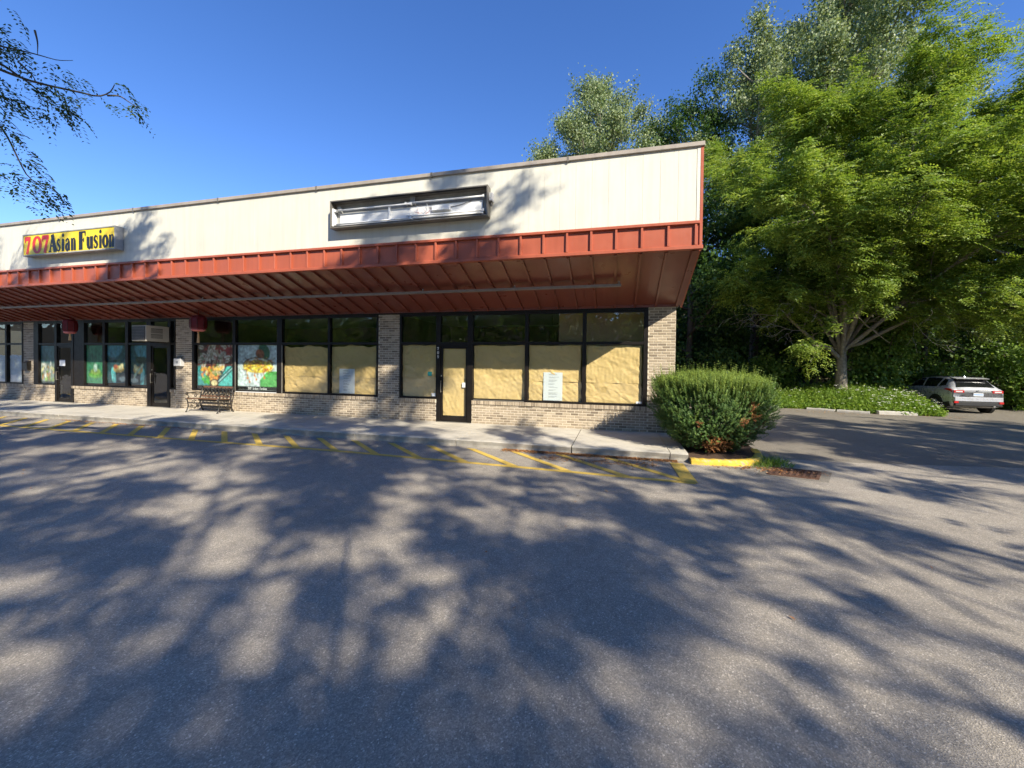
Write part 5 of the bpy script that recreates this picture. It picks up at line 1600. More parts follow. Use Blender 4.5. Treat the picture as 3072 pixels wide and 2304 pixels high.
# weeds and grass on the verge
def verge():
    rg = np.random.default_rng(31)
    n = 30000
    X = rg.uniform(4.5, 13.4, n)
    dY = rg.uniform(0, 1, n) ** 1.5 * 4.2
    Y = edge_y(X) + 0.15 + dY
    tall = np.interp(dY, [0, 0.8, 2.2, 4.2], [0.16, 0.38, 0.62, 0.7]) * np.interp(X, [4.5, 8, 10, 12, 13.4], [0.6, 0.8, 1.1, 1.2, 1.1])
    L = tall * rg.uniform(0.5, 1.3, n)
    Zg = ground_h(X, Y)
    lean = rg.normal(0, 0.35, (n, 3))
    lean[:, 2] = 1.0
    A = unit(lean)
    C = np.stack([X, Y, Zg], 1) + A * (L * 0.5)[:, None]
    V1 = leaf_quads(C, A, rg.normal(0, 1, (n, 3)) * np.array([1, 1, 0.2]), L, 0.022 + 0.02 * rg.uniform(0, 1, n), 0.1)
    v1 = np.clip(rg.normal(0.55, 0.25, n), 0, 1)
    m_ = 26000
    i = rg.integers(0, n, m_)
    u = rg.uniform(0.3, 1.0, m_)
    C2 = np.stack([X[i], Y[i], Zg[i]], 1) + A[i] * (L[i] * u)[:, None] + rg.normal(0, 0.05, (m_, 3))
    V2 = leaf_quads(C2, rg.normal(0, 1, (m_, 3)), rg.normal(0, 0.5, (m_, 3)) + np.array([0, -0.2, 1]), rg.uniform(0.06, 0.14, m_), rg.uniform(0.04, 0.09, m_))
    o = np_mesh('weeds', np.concatenate([V1, V2]), 4, 'leaf_grass', np.concatenate([v1, np.clip(rg.normal(0.5, 0.25, m_), 0, 1)]))
    o['kind'] = 'stuff'
    o['label'] = 'tall green weeds and grass on the verge beyond the drive'
    o['category'] = 'weeds'
    # white flower heads
    k = 170
    X = np.concatenate([rg.uniform(10.2, 13.3, 140), rg.uniform(6.5, 10.2, 30)])
    dY = rg.uniform(0.1, 2.6, k)
    Y = edge_y(X) + dY
    H = np.interp(dY, [0, 0.8, 2.6], [0.35, 0.6, 0.8]) * rg.uniform(0.7, 1.2, k) + ground_h(X, Y)
    per = 9
    C = np.repeat(np.stack([X, Y, H], 1), per, 0) + rg.normal(0, 1, (k * per, 3)) * np.array([0.025, 0.025, 0.006])
    V = leaf_quads(C, rg.normal(0, 1, (k * per, 3)) * np.array([1, 1, 0.2]), rg.normal(0, 0.3, (k * per, 3)) + np.array([0, -0.3, 1]), np.full(k * per, 0.035), np.full(k * per, 0.03), 0.05)
    o = np_mesh('wildflowers', V, 4, 'petal', rg.uniform(0, 1, k * per))
    o['kind'] = 'stuff'
    o['label'] = 'small white flower heads over the weeds beside the silver car'
    o['category'] = 'flowers'
verge()
def grass_patch(name, lab, pts, n, h, spread, seed, leaf='leaf_grass'):
    rg = np.random.default_rng(seed)
    c = np.array(pts)[rg.integers(0, len(pts), n)]
    X = c[:, 0] + rg.normal(0, spread, n)
    Y = c[:, 1] + rg.normal(0, spread, n)
    L = h * rg.uniform(0.4, 1.3, n)
    A = rg.normal(0, 0.7, (n, 3))
    A[:, 2] = 1
    A = unit(A)
    C = np.stack([X, Y, np.full(n, 0.0)], 1) + A * (L * 0.5)[:, None]
    V = leaf_quads(C, A, rg.normal(0, 1, (n, 3)) * np.array([1, 1, 0.2]), L, np.full(n, 0.010), 0.1)
    o = np_mesh(name, V, 4, leaf, np.clip(rg.normal(0.45, 0.3, n), 0, 1))
    o['kind'] = 'stuff'
    o['label'] = lab
    o['category'] = 'grass'
grass_patch('grass', 'ragged grass tuft between yellow kerb and storm drain', [(2.72, 8.35), (2.85, 8.5), (2.98, 8.7), (2.6, 8.2), (2.95, 8.35)], 520, 0.15, 0.11, 3)
# fallen needles and leaves swept against the kerb
rg = np.random.default_rng(5)
n = 4780
X = np.concatenate([rg.uniform(-2.3, 1.15, 3200), rg.uniform(-1.4, 0.8, 500), rg.uniform(-16, -11, 360), rg.normal(2.6, 0.45, 360), rg.uniform(-14, 4, 60), rg.uniform(7, 13, 300)])
Y = np.concatenate([8.21 - np.abs(rg.normal(0, 0.075, 3200)), rg.normal(7.7, 0.12, 500), 8.18 - np.abs(rg.normal(0, 0.08, 360)), 8.0 + rg.normal(0, 0.10, 360), rg.uniform(2, 8, 60), edge_y(rg.uniform(7, 13, 300)) - np.abs(rg.normal(0, 0.3, 300))])
Zl = np.where((Y > 8.1) & (X < 1.36), 0.014, 0.012) + rg.uniform(0, 0.012, n)
A = rg.normal(0, 1, (n, 3)) * np.array([1, 1, 0.15])
V = leaf_quads(np.stack([X, Y, Zl], 1), A, rg.normal(0, 0.3, (n, 3)) + np.array([0, 0, 1]), rg.uniform(0.03, 0.07, n), rg.uniform(0.010, 0.028, n), 0.2)
o = np_mesh('leaf_litter', V, 4, 'litter', rg.uniform(0, 1, n))
o['kind'] = 'stuff'
o['label'] = 'dry orange leaf litter swept along the kerb'
o['category'] = 'leaf litter'

# clipped yew in the bed
def yew():
    rg = np.random.default_rng(14)
    cx, cy, cz = 1.90, 9.15, 0.10
    t = thing('yew_shrub', 'dense clipped yew shrub with upright light shoots at the end of the walk', 'shrub', (cx, cy, cz))
    RX, RY, HH = 1.12, 0.98, 1.46
    def surf(az, v):
        """outline of the clipped bush: narrow foot, widest at two thirds, flattish top"""
        w = np.interp(v, [0, 0.12, 0.35, 0.62, 0.82, 0.94, 1.0], [0.44, 0.68, 0.90, 1.0, 1.0, 0.90, 0.05])
        lump = 1 + 0.08 * np.sin(az * 3 + 1 + v * 3) + 0.07 * np.sin(az * 7 + v * 9) + 0.06 * np.sin(az * 13 - v * 17) + 0.04 * np.sin(az * 23 + v * 31)
        return np.stack([cx + RX * w * lump * np.cos(az), cy + RY * w * lump * np.sin(az), cz + 0.06 + HH * v], -1)
    n = 6800
    az = rg.uniform(0, 2 * np.pi, n)
    v = np.where(rg.uniform(0, 1, n) < 0.30, rg.uniform(0.9, 1.0, n), rg.uniform(0, 1, n) ** 0.8)
    topf = v > 0.9
    P = surf(az, v)
    q = np.where(topf, np.sqrt(rg.uniform(0, 1, n)), rg.uniform(0.78, 1.0, n))
    P[:, 0] = cx + (P[:, 0] - cx) * np.where(topf, q / np.maximum(0.3, 1), q)
    P[:, 1] = cy + (P[:, 1] - cy) * np.where(topf, q / np.maximum(0.3, 1), q)
    # top shoots fill the flat top
    k = int(topf.sum())
    a2, r2 = rg.uniform(0, 2 * np.pi, k), np.sqrt(rg.uniform(0, 1, k)) * 0.93
    P[topf, 0] = cx + RX * r2 * np.cos(a2)
    P[topf, 1] = cy + RY * r2 * np.sin(a2)
    P[topf, 2] = cz + HH * (0.93 + 0.05 * rg.uniform(0, 1, k) - 0.09 * r2 ** 3) + 0.05 * np.sin(a2 * 4) * r2 + 0.04 * np.sin(P[topf, 0] * 9) * np.sin(P[topf, 1] * 8)
    out = unit(P - np.array([cx, cy, cz + 0.7]))
    upw = np.interp(v, [0, 0.5, 0.8, 1], [0.35, 0.7, 1.6, 3.2])
    D = unit(out * np.array([1, 1, 0.6]) + np.array([0, 0, 1.0]) * upw[:, None] + rg.normal(0, 0.28, (n, 3)))
    L = np.interp(v, [0, 0.6, 0.85, 1], [0.11, 0.13, 0.18, 0.21]) * rg.uniform(0.6, 1.25, n)
    long_ = (v > 0.6) & (rg.uniform(0, 1, n) < 0.08)
    L = np.where(long_, L * 1.75, L)
    S = unit(np.cross(D, rg.normal(0, 1, (n, 3))))
    B = np.cross(D, S)
    quads, val = [], []
    base_v = np.clip(rg.normal(0.30, 0.13, n) + np.interp(v, [0, 0.6, 0.88, 1], [0, 0.05, 0.36, 0.55]), 0, 1)  # paler upwards: light young shoots, plus the sunlit top put into the colour
    m_ = 9
    for j in range(m_):
        u = (j + 0.6) / m_
        for s_ in (-1, 1):
            an = j * 0.9
            side = (S * math.cos(an) + B * math.sin(an)) * s_
            A = unit(side + D * 0.55)
            c = P + D * (L * u)[:, None] + side * 0.011
            quads.append(leaf_quads(c, A, np.cross(A, np.cross(D, A)) + rg.normal(0, 0.3, (n, 3)), 0.038 * (1 - 0.35 * u) * rg.uniform(0.8, 1.2, n), np.full(n, 0.0135)))
            val.append(np.clip(base_v + 0.10 * u, 0, 1))
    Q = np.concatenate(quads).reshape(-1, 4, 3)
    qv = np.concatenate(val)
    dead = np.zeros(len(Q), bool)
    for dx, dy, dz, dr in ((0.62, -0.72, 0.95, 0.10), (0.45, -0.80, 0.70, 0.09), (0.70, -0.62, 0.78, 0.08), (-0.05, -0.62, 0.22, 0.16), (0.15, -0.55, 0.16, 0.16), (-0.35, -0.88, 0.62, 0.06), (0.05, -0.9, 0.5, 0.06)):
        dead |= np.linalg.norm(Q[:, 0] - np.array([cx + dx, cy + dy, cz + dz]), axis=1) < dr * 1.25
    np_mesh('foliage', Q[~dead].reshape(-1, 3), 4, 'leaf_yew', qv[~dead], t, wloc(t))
    np_mesh('dead_shoots', Q[dead].reshape(-1, 3), 4, 'litter', qv[dead] * 0.7, t, wloc(t))
    # shoots' own stems
    st = []
    w = np.cross(D, S) * 0.0022
    tipp = P + D * L[:, None]
    st = np.stack([P - D * 0.05 - w, P - D * 0.05 + w, tipp + w * 0.4, tipp - w * 0.4], 1).reshape(-1, 3)
    np_mesh('shoots', st, 4, 'leaf_yew', np.clip(base_v + 0.05, 0, 1), t, wloc(t))
    # woody skeleton
    wood = MB()
    for k in range(46):
        a = rg.uniform(0, 6.28)
        vv = rg.uniform(0.2, 0.95)
        e = surf(np.array(a), np.array(vv)) * 1.0
        e = np.array([cx, cy, cz]) + (e - np.array([cx, cy, cz])) * 0.86
        b = np.array([cx + rg.normal(0, 0.10), cy + rg.normal(0, 0.10), cz - 0.04])
        mdl = b * 0.5 + e * 0.5 + np.array([0, 0, -0.10]) + rg.normal(0, 0.05, 3)
        c = curve_pts([b, mdl, e], 7)
        wood.tube([Vector(p) for p in c], [0.022, 0.018, 0.015, 0.012, 0.009, 0.006, 0.004], 5, False)
    for k in range(70):
        a = rg.uniform(3.4, 6.0)
        b = np.array([cx, cy, cz + rg.uniform(0.05, 0.3)]) + np.array([math.cos(a), math.sin(a), 0]) * 0.25
        e = b + np.array([math.cos(a), math.sin(a), rg.uniform(-0.1, 0.5)]) * rg.uniform(0.2, 0.5)
        wood.tube([Vector(b), Vector((b + e) / 2 + rg.normal(0, 0.03, 3)), Vector(e)], [0.006, 0.005, 0.003], 3, False)
    part('twigs', wood, 'twig_brown', t)
    # inner leaves that stop the light
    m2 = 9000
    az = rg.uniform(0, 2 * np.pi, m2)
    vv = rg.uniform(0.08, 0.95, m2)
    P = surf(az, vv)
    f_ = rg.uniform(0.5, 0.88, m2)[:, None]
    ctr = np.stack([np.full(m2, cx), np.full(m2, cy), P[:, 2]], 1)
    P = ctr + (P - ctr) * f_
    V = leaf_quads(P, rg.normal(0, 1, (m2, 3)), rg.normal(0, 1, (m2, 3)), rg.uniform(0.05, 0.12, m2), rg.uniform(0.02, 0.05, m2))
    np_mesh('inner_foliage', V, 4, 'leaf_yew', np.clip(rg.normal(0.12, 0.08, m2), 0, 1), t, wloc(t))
yew()

# ================================================================== TREES ROUND THE LOT (behind the camera: their shade falls on the scene)
CF_SH = dict(levels=1, kids=[4], bare=[0.3], ang=(30, 70), scale=(0.45, 0.65), rise=[0.05, -0.1, 0], wob=0.14, per_m=1.35, limb_bare=0.25, len=2.0, flat=0.6, minr=0.006)
CR_SH = dict(kind='frond', per=2, len=0.36, pairs=5, ll=0.12, lw=0.07, droop=0.5, twig='bark_dark', jit=0.13, skip=2)
def lot_tree(base, h, spread, seed, lab, n=10, per=2, first=0.42, rise=0.35, per_m=1.35, clip=None, rt_=0.11, lean=(0, 0)):
    rg = np.random.default_rng(seed)
    L = auto_limbs(rg, base, h, h * first, n, spread, rise, lean)
    return make_tree('lot_tree', lab, base, [base, (base[0] + 0.08 + lean[0] * 0.3, base[1] + lean[1] * 0.3, base[2] + h * 0.3), (base[0] + lean[0] * 0.62, base[1] + 0.08 + lean[1] * 0.62, base[2] + h * 0.62)], L, dict(CF_SH, per_m=per_m), seed, 'leaf_shade', 'bark_dark', dict(CR_SH, per=per, clip=clip), 'lot trees whose shade falls over the asphalt', rt_, min(0.045, rt_ * 0.6))
LOT_TREES = [
    ((7.4, -7.8, 0.0), 13.6, 6.0, 61, 'lot tree standing behind the viewer, shading the near asphalt', 14, 7, 0.48, 0.3, 0.95),
    ((-1.0, -7.6, 0.0), 13.6, 6.2, 62, 'lot tree left of the viewer, shading the middle of the lot', 14, 7, 0.46, 0.3, 0.95),
    ((11.2, -4.6, 0.0), 9.5, 3.6, 66, 'thin lot tree right of the viewer, shading the lower right asphalt', 8, 6, 0.5, 0.3, 0.5, None, 0.05),
    ((2.6, -4.4, 0.0), 14.2, 1.4, 67, 'tall leaning lot tree whose top shades the panels beside the empty sign', 6, 6, 0.68, 0.6, 0.7, None, 0.03, (3.2, 3.2)),  # unseen; lean and very thin trunk shaped to keep the trunk's shadow faint
    ((17.0, 2.0, 0.0), 9.6, 4.8, 63, 'lot tree off to the right, shading the drive beside the shops', 13, 8, 0.35, 0.35, 0.95),
    ((14.6, 6.0, 0.0), 9.4, 4.2, 68, 'lot tree just out of view to the right, shading the middle of the drive', 12, 8, 0.4, 0.35, 0.95),
    ((23.0, 4.4, 0.0), 10.5, 5.2, 65, 'far lot tree to the right, shading the drive entrance', 13, 8, 0.35, 0.35, 1.0),
]
for a in LOT_TREES:
    lot_tree(*a)
# the tree whose branch hangs into the view at the upper left; it also shades the far sign
LT_BASE = (-10.6, -1.6, 0.0)
lt = lot_tree(LT_BASE, 15.0, 6.0, 64, 'tree with dark feathery branch hanging into the sky at the upper left', 16, 9, 0.34, 0.4, 1.0, lambda c: c[:, 1] < 1.2 + 0.25 * (c[:, 0] + 8))
BR = [
    [(-6.53, 2.62, 4.94), (-6.29, 2.75, 4.84), (-6.03, 2.89, 4.76), (-5.7, 3.06, 4.72), (-5.54, 3.14, 4.7), (-5.44, 3.19, 4.76), (-5.4, 3.21, 4.85)] ,
    [(-5.46, 3.18, 4.72), (-5.36, 3.23, 4.73), (-5.28, 3.27, 4.68), (-5.19, 3.31, 4.62)] ,
    [(-6.48, 2.65, 4.96), (-6.29, 2.75, 4.9), (-6.15, 2.82, 4.8), (-6.02, 2.89, 4.69), (-5.97, 2.91, 4.61)] ,
    [(-6.41, 2.69, 5.1), (-6.24, 2.78, 5.08), (-6.1, 2.86, 5.07), (-5.98, 2.92, 5.05), (-5.86, 2.98, 5.03), (-5.74, 3.04, 5.05)] ,
    [(-6.16, 2.82, 4.95), (-6.07, 2.87, 4.85), (-6.02, 2.9, 4.75)] ,
    [(-6.42, 2.67, 4.4), (-6.28, 2.74, 4.25), (-6.21, 2.78, 4.1), (-6.13, 2.82, 3.88), (-6.07, 2.85, 3.75), (-5.97, 2.9, 3.67), (-5.87, 2.95, 3.63), (-5.78, 3.0, 3.49)] ,
    [(-6.4, 2.69, 4.69), (-6.29, 2.75, 4.57), (-6.15, 2.82, 4.52), (-5.97, 2.91, 4.47)] ,
    [(-6.04, 2.89, 5.31), (-6.02, 2.9, 5.19), (-6.02, 2.9, 5.06)] ,
]
ZN = [
    ( (-5.99, 2.91, 5.02) , (-5.66, 3.08, 4.76) , 26 ),
    ( (-6.01, 2.9, 4.74) , (-5.62, 3.09, 4.36) , 40 ),
    ( (-5.98, 2.91, 4.69) , (-5.82, 2.99, 4.45) , 26 ),
    ( (-5.83, 2.99, 4.73) , (-5.7, 3.05, 4.51) , 20 ),
    ( (-5.42, 3.2, 4.84) , (-5.26, 3.28, 4.76) , 9 ),
    ( (-5.36, 3.23, 4.71) , (-5.2, 3.31, 4.61) , 14 ),
    ( (-5.4, 3.21, 4.68) , (-5.34, 3.23, 4.56) , 5 ),
    ( (-6.3, 2.75, 5.23) , (-6.09, 2.86, 4.98) , 34 ),
    ( (-6.3, 2.75, 5.13) , (-6.24, 2.78, 4.95) , 20 ),
    ( (-6.29, 2.75, 4.6) , (-5.96, 2.92, 4.4) , 40 ),
    ( (-6.29, 2.75, 4.44) , (-6.19, 2.79, 4.35) , 14 ),
    ( (-6.23, 2.77, 4.21) , (-6.11, 2.83, 4.1) , 12 ),
    ( (-6.18, 2.8, 3.97) , (-6.03, 2.87, 3.87) , 12 ),
    ( (-6.21, 2.77, 3.84) , (-6.09, 2.84, 3.85) , 8 ),
    ( (-6.18, 2.79, 3.76) , (-6.0, 2.88, 3.53) , 30 ),
    ( (-5.94, 2.91, 3.66) , (-5.78, 3.0, 3.49) , 22 ),
    ( (-5.97, 2.9, 3.62) , (-5.9, 2.93, 3.5) , 10 ),
    ( (-6.25, 2.79, 5.45) , (-6.12, 2.85, 5.29) , 6 ),
    ( (-6.3, 2.73, 3.75) , (-6.26, 2.75, 3.62) , 6 ),
    ( (-6.04, 2.86, 3.77) , (-5.96, 2.91, 3.73) , 6 ),
    ( (-6.38, 2.69, 4.34) , (-6.28, 2.74, 4.22) , 16 ),
    ( (-6.4, 2.69, 4.87) , (-6.29, 2.75, 4.63) , 20 ),
]

wood = MB()
for k, b in enumerate(BR):
    c = curve_pts(b, 14)
    r0 = 0.016 if k in (0, 2) else 0.010
    wood.tube([Vector(p) for p in c], [r0 * (1 - 0.75 * i / 13) for i in range(14)], 5, False)
hub = np.array([-8.6, 1.2, 5.9])
for k in (0, 2, 3, 5, 6):
    e = np.array(BR[k][0])
    c = curve_pts([np.array([-10.55, -1.5, 5.6]), hub, hub * 0.4 + e * 0.6 + np.array([0, 0, 0.15]), e], 12)
    wood.tube([Vector(p) for p in c], [0.06 * (1 - 0.75 * i / 11) for i in range(12)], 6, False)
part('hanging_branch', wood, 'bark_dark', lt, smooth=True)
rg = np.random.default_rng(19)
Ps, Ds = [], []
for a, b, n in ZN:
    a, b = np.array(a), np.array(b)
    n = max(3, int(n * 0.7))
    u = rg.uniform(0, 1, (n, 1))
    Ps.append(a + (b - a) * u + rg.normal(0, 0.05, (n, 3)))
    Ds.append(np.repeat((unit(b - a) * 0.6 + np.array([0.25, 0.05, -0.3]))[None], n, 0) + rg.normal(0, 0.55, (n, 3)))
V, val = fronds(rg, np.concatenate(Ps), np.concatenate(Ds), 0.16, 5, 0.048, 0.023, 0.45)
np_mesh('hanging_foliage', V, 4, 'leaf_shade', val, lt, wloc(lt))

# utility pole across the lot: its thin shadow crosses the right of the lot
t = thing('utility_pole', 'wooden utility pole behind the viewer, its thin shadow crossing the lot', 'pole', (13.4, -4.4, 0))
part('post', MB().tube([(13.4, -4.4, 0), (13.4, -4.4, 11.4)], [0.10, 0.07], 10), 'pole_wood', t, smooth=True)
part('cross_arm', MB().quadbox((12.4, -4.5, 10.9), (14.4, -4.3, 10.9), 0.10, 0.12), 'pole_wood', t)
for x in (12.5, 13.0, 13.8, 14.3):
    part('insulator', MB().tube([(x, -4.5 + 0.1 * (x - 12.4), 10.96), (x, -4.5 + 0.1 * (x - 12.4), 11.12)], [0.04, 0.03], 8), 'plastic_grey', t)

# ================================================================== CARS
def make_car(label, base, rz, paint, group=None):
    t = thing('parked_car', label, 'car', base, group, rz)
    ST = np.array([  # y, half width, underside z, belt z, roof half width, roof z
        (2.22, 0.60, 0.34, 0.60, 0.46, 0.66), (2.12, 0.76, 0.26, 0.70, 0.56, 0.78), (1.80, 0.86, 0.22, 0.84, 0.66, 0.91), (1.25, 0.895, 0.22, 0.93, 0.70, 1.00),
        (0.80, 0.90, 0.22, 0.96, 0.69, 1.05), (0.40, 0.90, 0.22, 0.97, 0.65, 1.28), (-0.05, 0.90, 0.22, 0.98, 0.615, 1.46), (-0.70, 0.90, 0.22, 0.99, 0.60, 1.505),
        (-1.30, 0.90, 0.22, 1.01, 0.59, 1.495), (-1.72, 0.89, 0.24, 1.02, 0.575, 1.43), (-1.92, 0.875, 0.27, 1.02, 0.60, 1.27), (-2.08, 0.86, 0.31, 1.01, 0.67, 1.075), (-2.16, 0.84, 0.34, 0.97, 0.70, 0.99), (-2.20, 0.80, 0.37, 0.88, 0.68, 0.90)])
    def prof(y):
        o_ = np.argsort(ST[:, 0])
        w, zb, zs, wr, zr = [np.interp(y, ST[o_, 0], ST[o_, k]) for k in range(1, 6)]
        return np.array([(w * 0.72, zb - 0.02), (w * 0.93, zb), (w * 0.985, zb + 0.16), (w, zb + 0.34), (w * 0.995, zs - 0.08), (w * 0.975, zs - 0.01), (w * 0.93, zs + 0.02),
                         (w * 0.93 * 0.5 + wr * 0.5 + 0.015, zs * 0.5 + zr * 0.5 + 0.005), (wr + 0.02, zr - 0.05), (wr - 0.05, zr - 0.008), (wr * 0.5, zr + 0.018), (0.0, zr + 0.026)])
    ys = sorted(set(list(ST[:, 0]) + [1.0, 0.6, 0.2, -0.35, -1.0, -1.5, -2.0]), reverse=True)
    mb = MB()
    G = []
    for y in ys:
        p = prof(y)
        ringp = [(x, y, z) for x, z in p] + [(-x, y, z) for x, z in p[-2::-1]]
        G.append(ringp)
    m_ = len(G[0])
    mb.v = sum(G, [])
    for i in range(len(ys) - 1):
        for j in range(m_ - 1):
            a = i * m_ + j
            mb.f.append((a, a + 1, a + m_ + 1, a + m_))
        mb.f.append((i * m_ + m_ - 1, i * m_, (i + 1) * m_, (i + 1) * m_ + m_ - 1))
    mb.f.append(tuple(range(m_)))
    mb.f.append(tuple((len(ys) - 1) * m_ + j for j in reversed(range(m_))))
    part('body', mb, paint, t, True, True)
    def pt(y, k, off=0.006, s=1):
        p = prof(y)
        i = min(10, int(k))
        q = p[i] + (p[i + 1] - p[i]) * (k - i)
        d = p[i + 1] - p[i]
        nrm = np.array([d[1], -d[0]]) / (np.hypot(*d) + 1e-9)
        e = q + nrm * off
        return (s * e[0], y, e[1] + (off * 0.7 if k > 8.8 else 0))
    def patch(name, yk, mat, parent=None, s=1, nu=6, nv=4, off=0.006):
        """yk: four corners (y, k) in order; a curved sheet lying on the body"""
        mb = MB()
        for j in range(nv + 1):
            for i in range(nu + 1):
                u, v = i / nu, j / nv
                y = (yk[0][0] * (1 - u) + yk[1][0] * u) * (1 - v) + (yk[3][0] * (1 - u) + yk[2][0] * u) * v
                k = (yk[0][1] * (1 - u) + yk[1][1] * u) * (1 - v) + (yk[3][1] * (1 - u) + yk[2][1] * u) * v
                mb.v.append(pt(y, k, off, s))
        for j in range(nv):
            for i in range(nu):
                a = j * (nu + 1) + i
                mb.f.append((a, a + 1, a + nu + 2, a + nu + 1))
        return part(name, mb, mat, parent or t, True, True)
    for s in (-1, 1):
        patch('side_window', [(0.55, 6.25), (-0.42, 6.25), (-0.36, 8.1), (-0.02, 8.1)], 'car_glass', s=s)
        patch('side_window', [(-0.52, 6.25), (-1.28, 6.25), (-1.34, 8.1), (-0.46, 8.1)], 'car_glass', s=s)
        patch('quarter_window', [(-1.37, 6.3), (-1.72, 6.6), (-1.62, 7.9), (-1.42, 8.1)], 'car_glass', s=s)
        patch('sill_cladding', [(1.9, 0.6), (-2.05, 0.6), (-2.05, 2.2), (1.9, 2.2)], 'trim_black', s=s, nu=16)
        for yy in (0.47, -0.47, -1.3):
            patch('door_seam', [(yy + 0.006, 2.3), (yy - 0.006, 2.3), (yy - 0.006, 6.1), (yy + 0.006, 6.1)], 'trim_black', s=s, nu=1, nv=8, off=0.004)
        for yy in (-0.28, -1.12):
            part('door_handle', MB().box(min(s * 0.895, s * 0.93), max(s * 0.895, s * 0.93), yy - 0.09, yy + 0.09, 0.86, 0.89), paint, t, True)
        part('roof_rail', MB().tube([(s * 0.56, 0.1, 1.455), (s * 0.565, -0.1, 1.51), (s * 0.56, -0.8, 1.555), (s * 0.55, -1.5, 1.525), (s * 0.54, -1.72, 1.45)], 0.018, 6), 'trim_black', t, True, True)
        part('mirror', MB().lathe((s * 1.0, 0.62, 0), [(0.03, 0.98), (0.085, 1.0), (0.095, 1.06), (0.07, 1.11)], 8), paint, t, True, True)
        lamp = patch('tail_light', [(-1.78, 4.6), (-2.17, 4.0), (-2.17, 5.6), (-1.86, 5.6)], 'tail_red', s=s, off=0.012)
        part('tail_lens', MB().box(min(s * 0.46, s * 0.80), max(s * 0.46, s * 0.80), -2.222, -2.16, 0.875, 0.975), 'tail_red', lamp, True)
        part('tail_lens', MB().box(min(s * 0.52, s * 0.74), max(s * 0.52, s * 0.74), -2.230, -2.2225, 0.895, 0.945), 'tail_clear', lamp, True)
        part('reflector', MB().box(min(s * 0.66, s * 0.8), max(s * 0.66, s * 0.8), -2.262, -2.19, 0.44, 0.52), 'tail_red', t, True)
        part('headlight', MB().box(min(s * 0.48, s * 0.74), max(s * 0.48, s * 0.74), 2.09, 2.17, 0.62, 0.74), 'tail_clear', t, True)
        for yy in (-1.36, 1.305):
            w = node('wheel', t)
            part('arch', MB().tube([(s * 0.80, yy, 0.36), (s * 0.907, yy, 0.36)], 0.405, 24), 'trim_black', w, True)
            part('tyre', MB().tube([(s * 0.70, yy, 0.335), (s * 0.72, yy, 0.335), (s * 0.90, yy, 0.335), (s * 0.925, yy, 0.335)], [0.30, 0.335, 0.335, 0.30], 24), 'tyre', w, True, True)
            part('rim', MB().tube([(s * 0.90, yy, 0.335), (s * 0.929, yy, 0.335)], 0.215, 20), 'plastic_grey', w, True)
            for q in range(5):
                an = q * 2 * math.pi / 5
                part('spoke', MB().quadbox((s * 0.932, yy, 0.335), (s * 0.934, yy + 0.205 * math.sin(an), 0.335 + 0.205 * math.cos(an)), 0.05, 0.012, (1, 0, 0)), 'trim_black', w, True)
    patch('rear_window', [(-1.74, 9.0), (-1.74, 10.999), (-2.085, 10.999), (-2.07, 8.9)], 'car_glass', s=1, off=0.010)
    patch('rear_window', [(-1.74, 9.0), (-1.74, 10.999), (-2.085, 10.999), (-2.07, 8.9)], 'car_glass', s=-1, off=0.010)
    patch('windscreen', [(0.74, 9.0), (0.74, 10.999), (-0.02, 10.999), (0.0, 9.0)], 'car_glass', s=1, off=0.008)
    patch('windscreen', [(0.74, 9.0), (0.74, 10.999), (-0.02, 10.999), (0.0, 9.0)], 'car_glass', s=-1, off=0.008)
    part('spoiler', MB().prism([(-0.55, -1.62, 1.455), (-0.55, -1.92, 1.44), (-0.55, -1.93, 1.46), (-0.55, -1.62, 1.50)], (1.10, 0, 0)), paint, t, True)
    part('bumper', MB().bbox(-0.80, 0.80, -2.26, -1.95, 0.50, 0.70, 0.03), paint, t, True)
    part('bumper_cladding', MB().bbox(-0.78, 0.78, -2.25, -1.95, 0.32, 0.498, 0.03), 'trim_black', t, True)
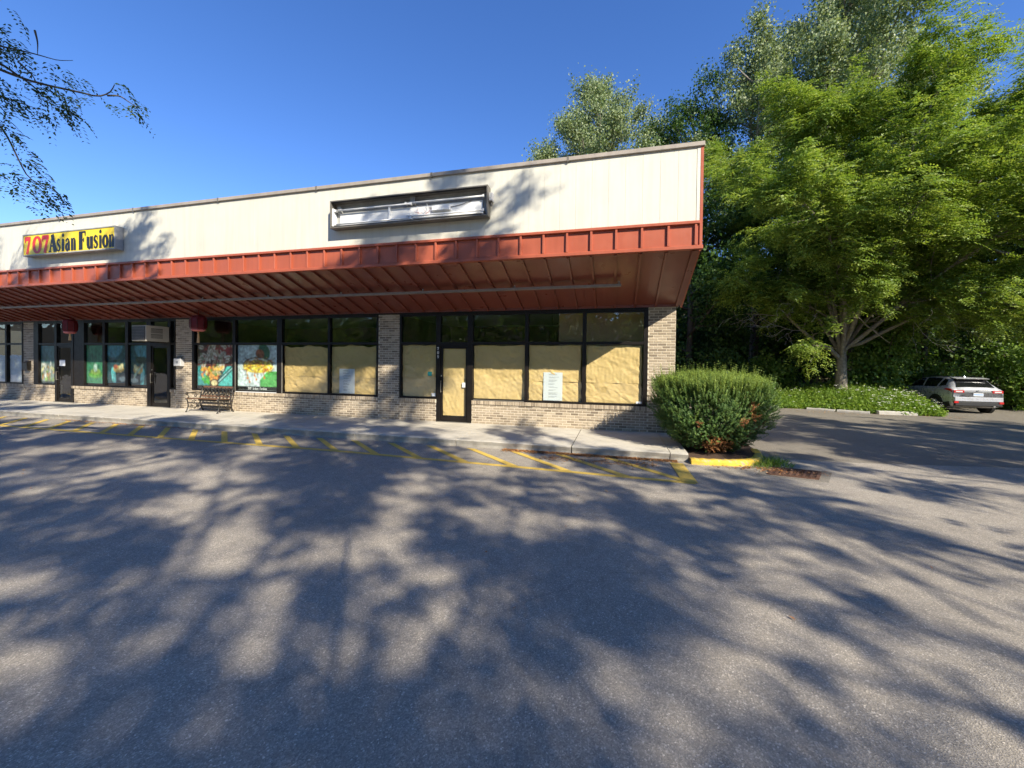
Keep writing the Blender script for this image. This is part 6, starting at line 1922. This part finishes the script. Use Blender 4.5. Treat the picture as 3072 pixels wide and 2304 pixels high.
    part('tailgate_trim', MB().box(-0.44, 0.44, -2.228, -2.18, 0.885, 0.925), 'chrome', t, True)
    part('emblem', MB().tube([(0, -2.225, 0.955), (0, -2.19, 0.955)], 0.035, 12), 'chrome', t, True)
    pl = part('licence_plate', MB().box(-0.16, 0.16, -2.232, -2.2, 0.74, 0.86), 'paper_white', t, True)
    part('plate_band', MB().box(-0.15, 0.15, -2.2345, -2.2322, 0.775, 0.83), 'plate_blue', pl, True)
    part('exhaust', MB().tube([(0.5, -2.27, 0.33), (0.5, -2.1, 0.33)], 0.035, 10), 'chrome', t, True)
    part('antenna', MB().prism([(-0.02, -1.35, 1.51), (-0.02, -1.52, 1.505), (-0.02, -1.50, 1.56)], (0.04, 0, 0)), paint, t, True)
    return t
make_car('silver hatchback with roof rails parked nose-in among the weeds', (14.52, 23.06, 0.0), R(-1), 'car_silver')

# the wood across the road behind the viewer, seen only in the shop glass
rg = np.random.default_rng(78)
n = 34000
X = rg.uniform(-95, 60, n)
Y = rg.uniform(-46, -30, n)
top = 10.5 + 2.0 * np.sin(X * 0.3) + 1.8 * np.sin(X * 0.8 + 1)
Z = 0.2 + rg.uniform(0, 1, n) ** 0.9 * top
ci = rg.integers(0, 620, n)
cc = np.stack([rg.uniform(-95, 60, 620), rg.uniform(-42, -30, 620), rg.uniform(0.5, 11.5, 620)], 1)
pick = rg.uniform(0, 1, n) < 0.72
off = cc[ci] + rg.normal(0, 1, (n, 3)) * np.array([1.3, 1.0, 0.8])
X, Y, Z = [np.where(pick, off[:, q], a_) for q, a_ in enumerate((X, Y, Z))]
Z = np.maximum(Z, 0.1)
V = leaf_quads(np.stack([X, Y, Z], 1), rg.normal(0, 1, (n, 3)), rg.normal(0, 1, (n, 3)) + np.array([0, 0.5, 0.6]), rg.uniform(0.5, 1.0, n), rg.uniform(0.35, 0.7, n))
o = np_mesh('roadside_woods', V, 4, 'leaf_vine', rg.uniform(0, 1, n))  # brighter leaf colour makes the side turned from the sun look lit
o['kind'] = 'stuff'
o['label'] = 'dark wood across the road mirrored in the shop windows'
o['category'] = 'woods'
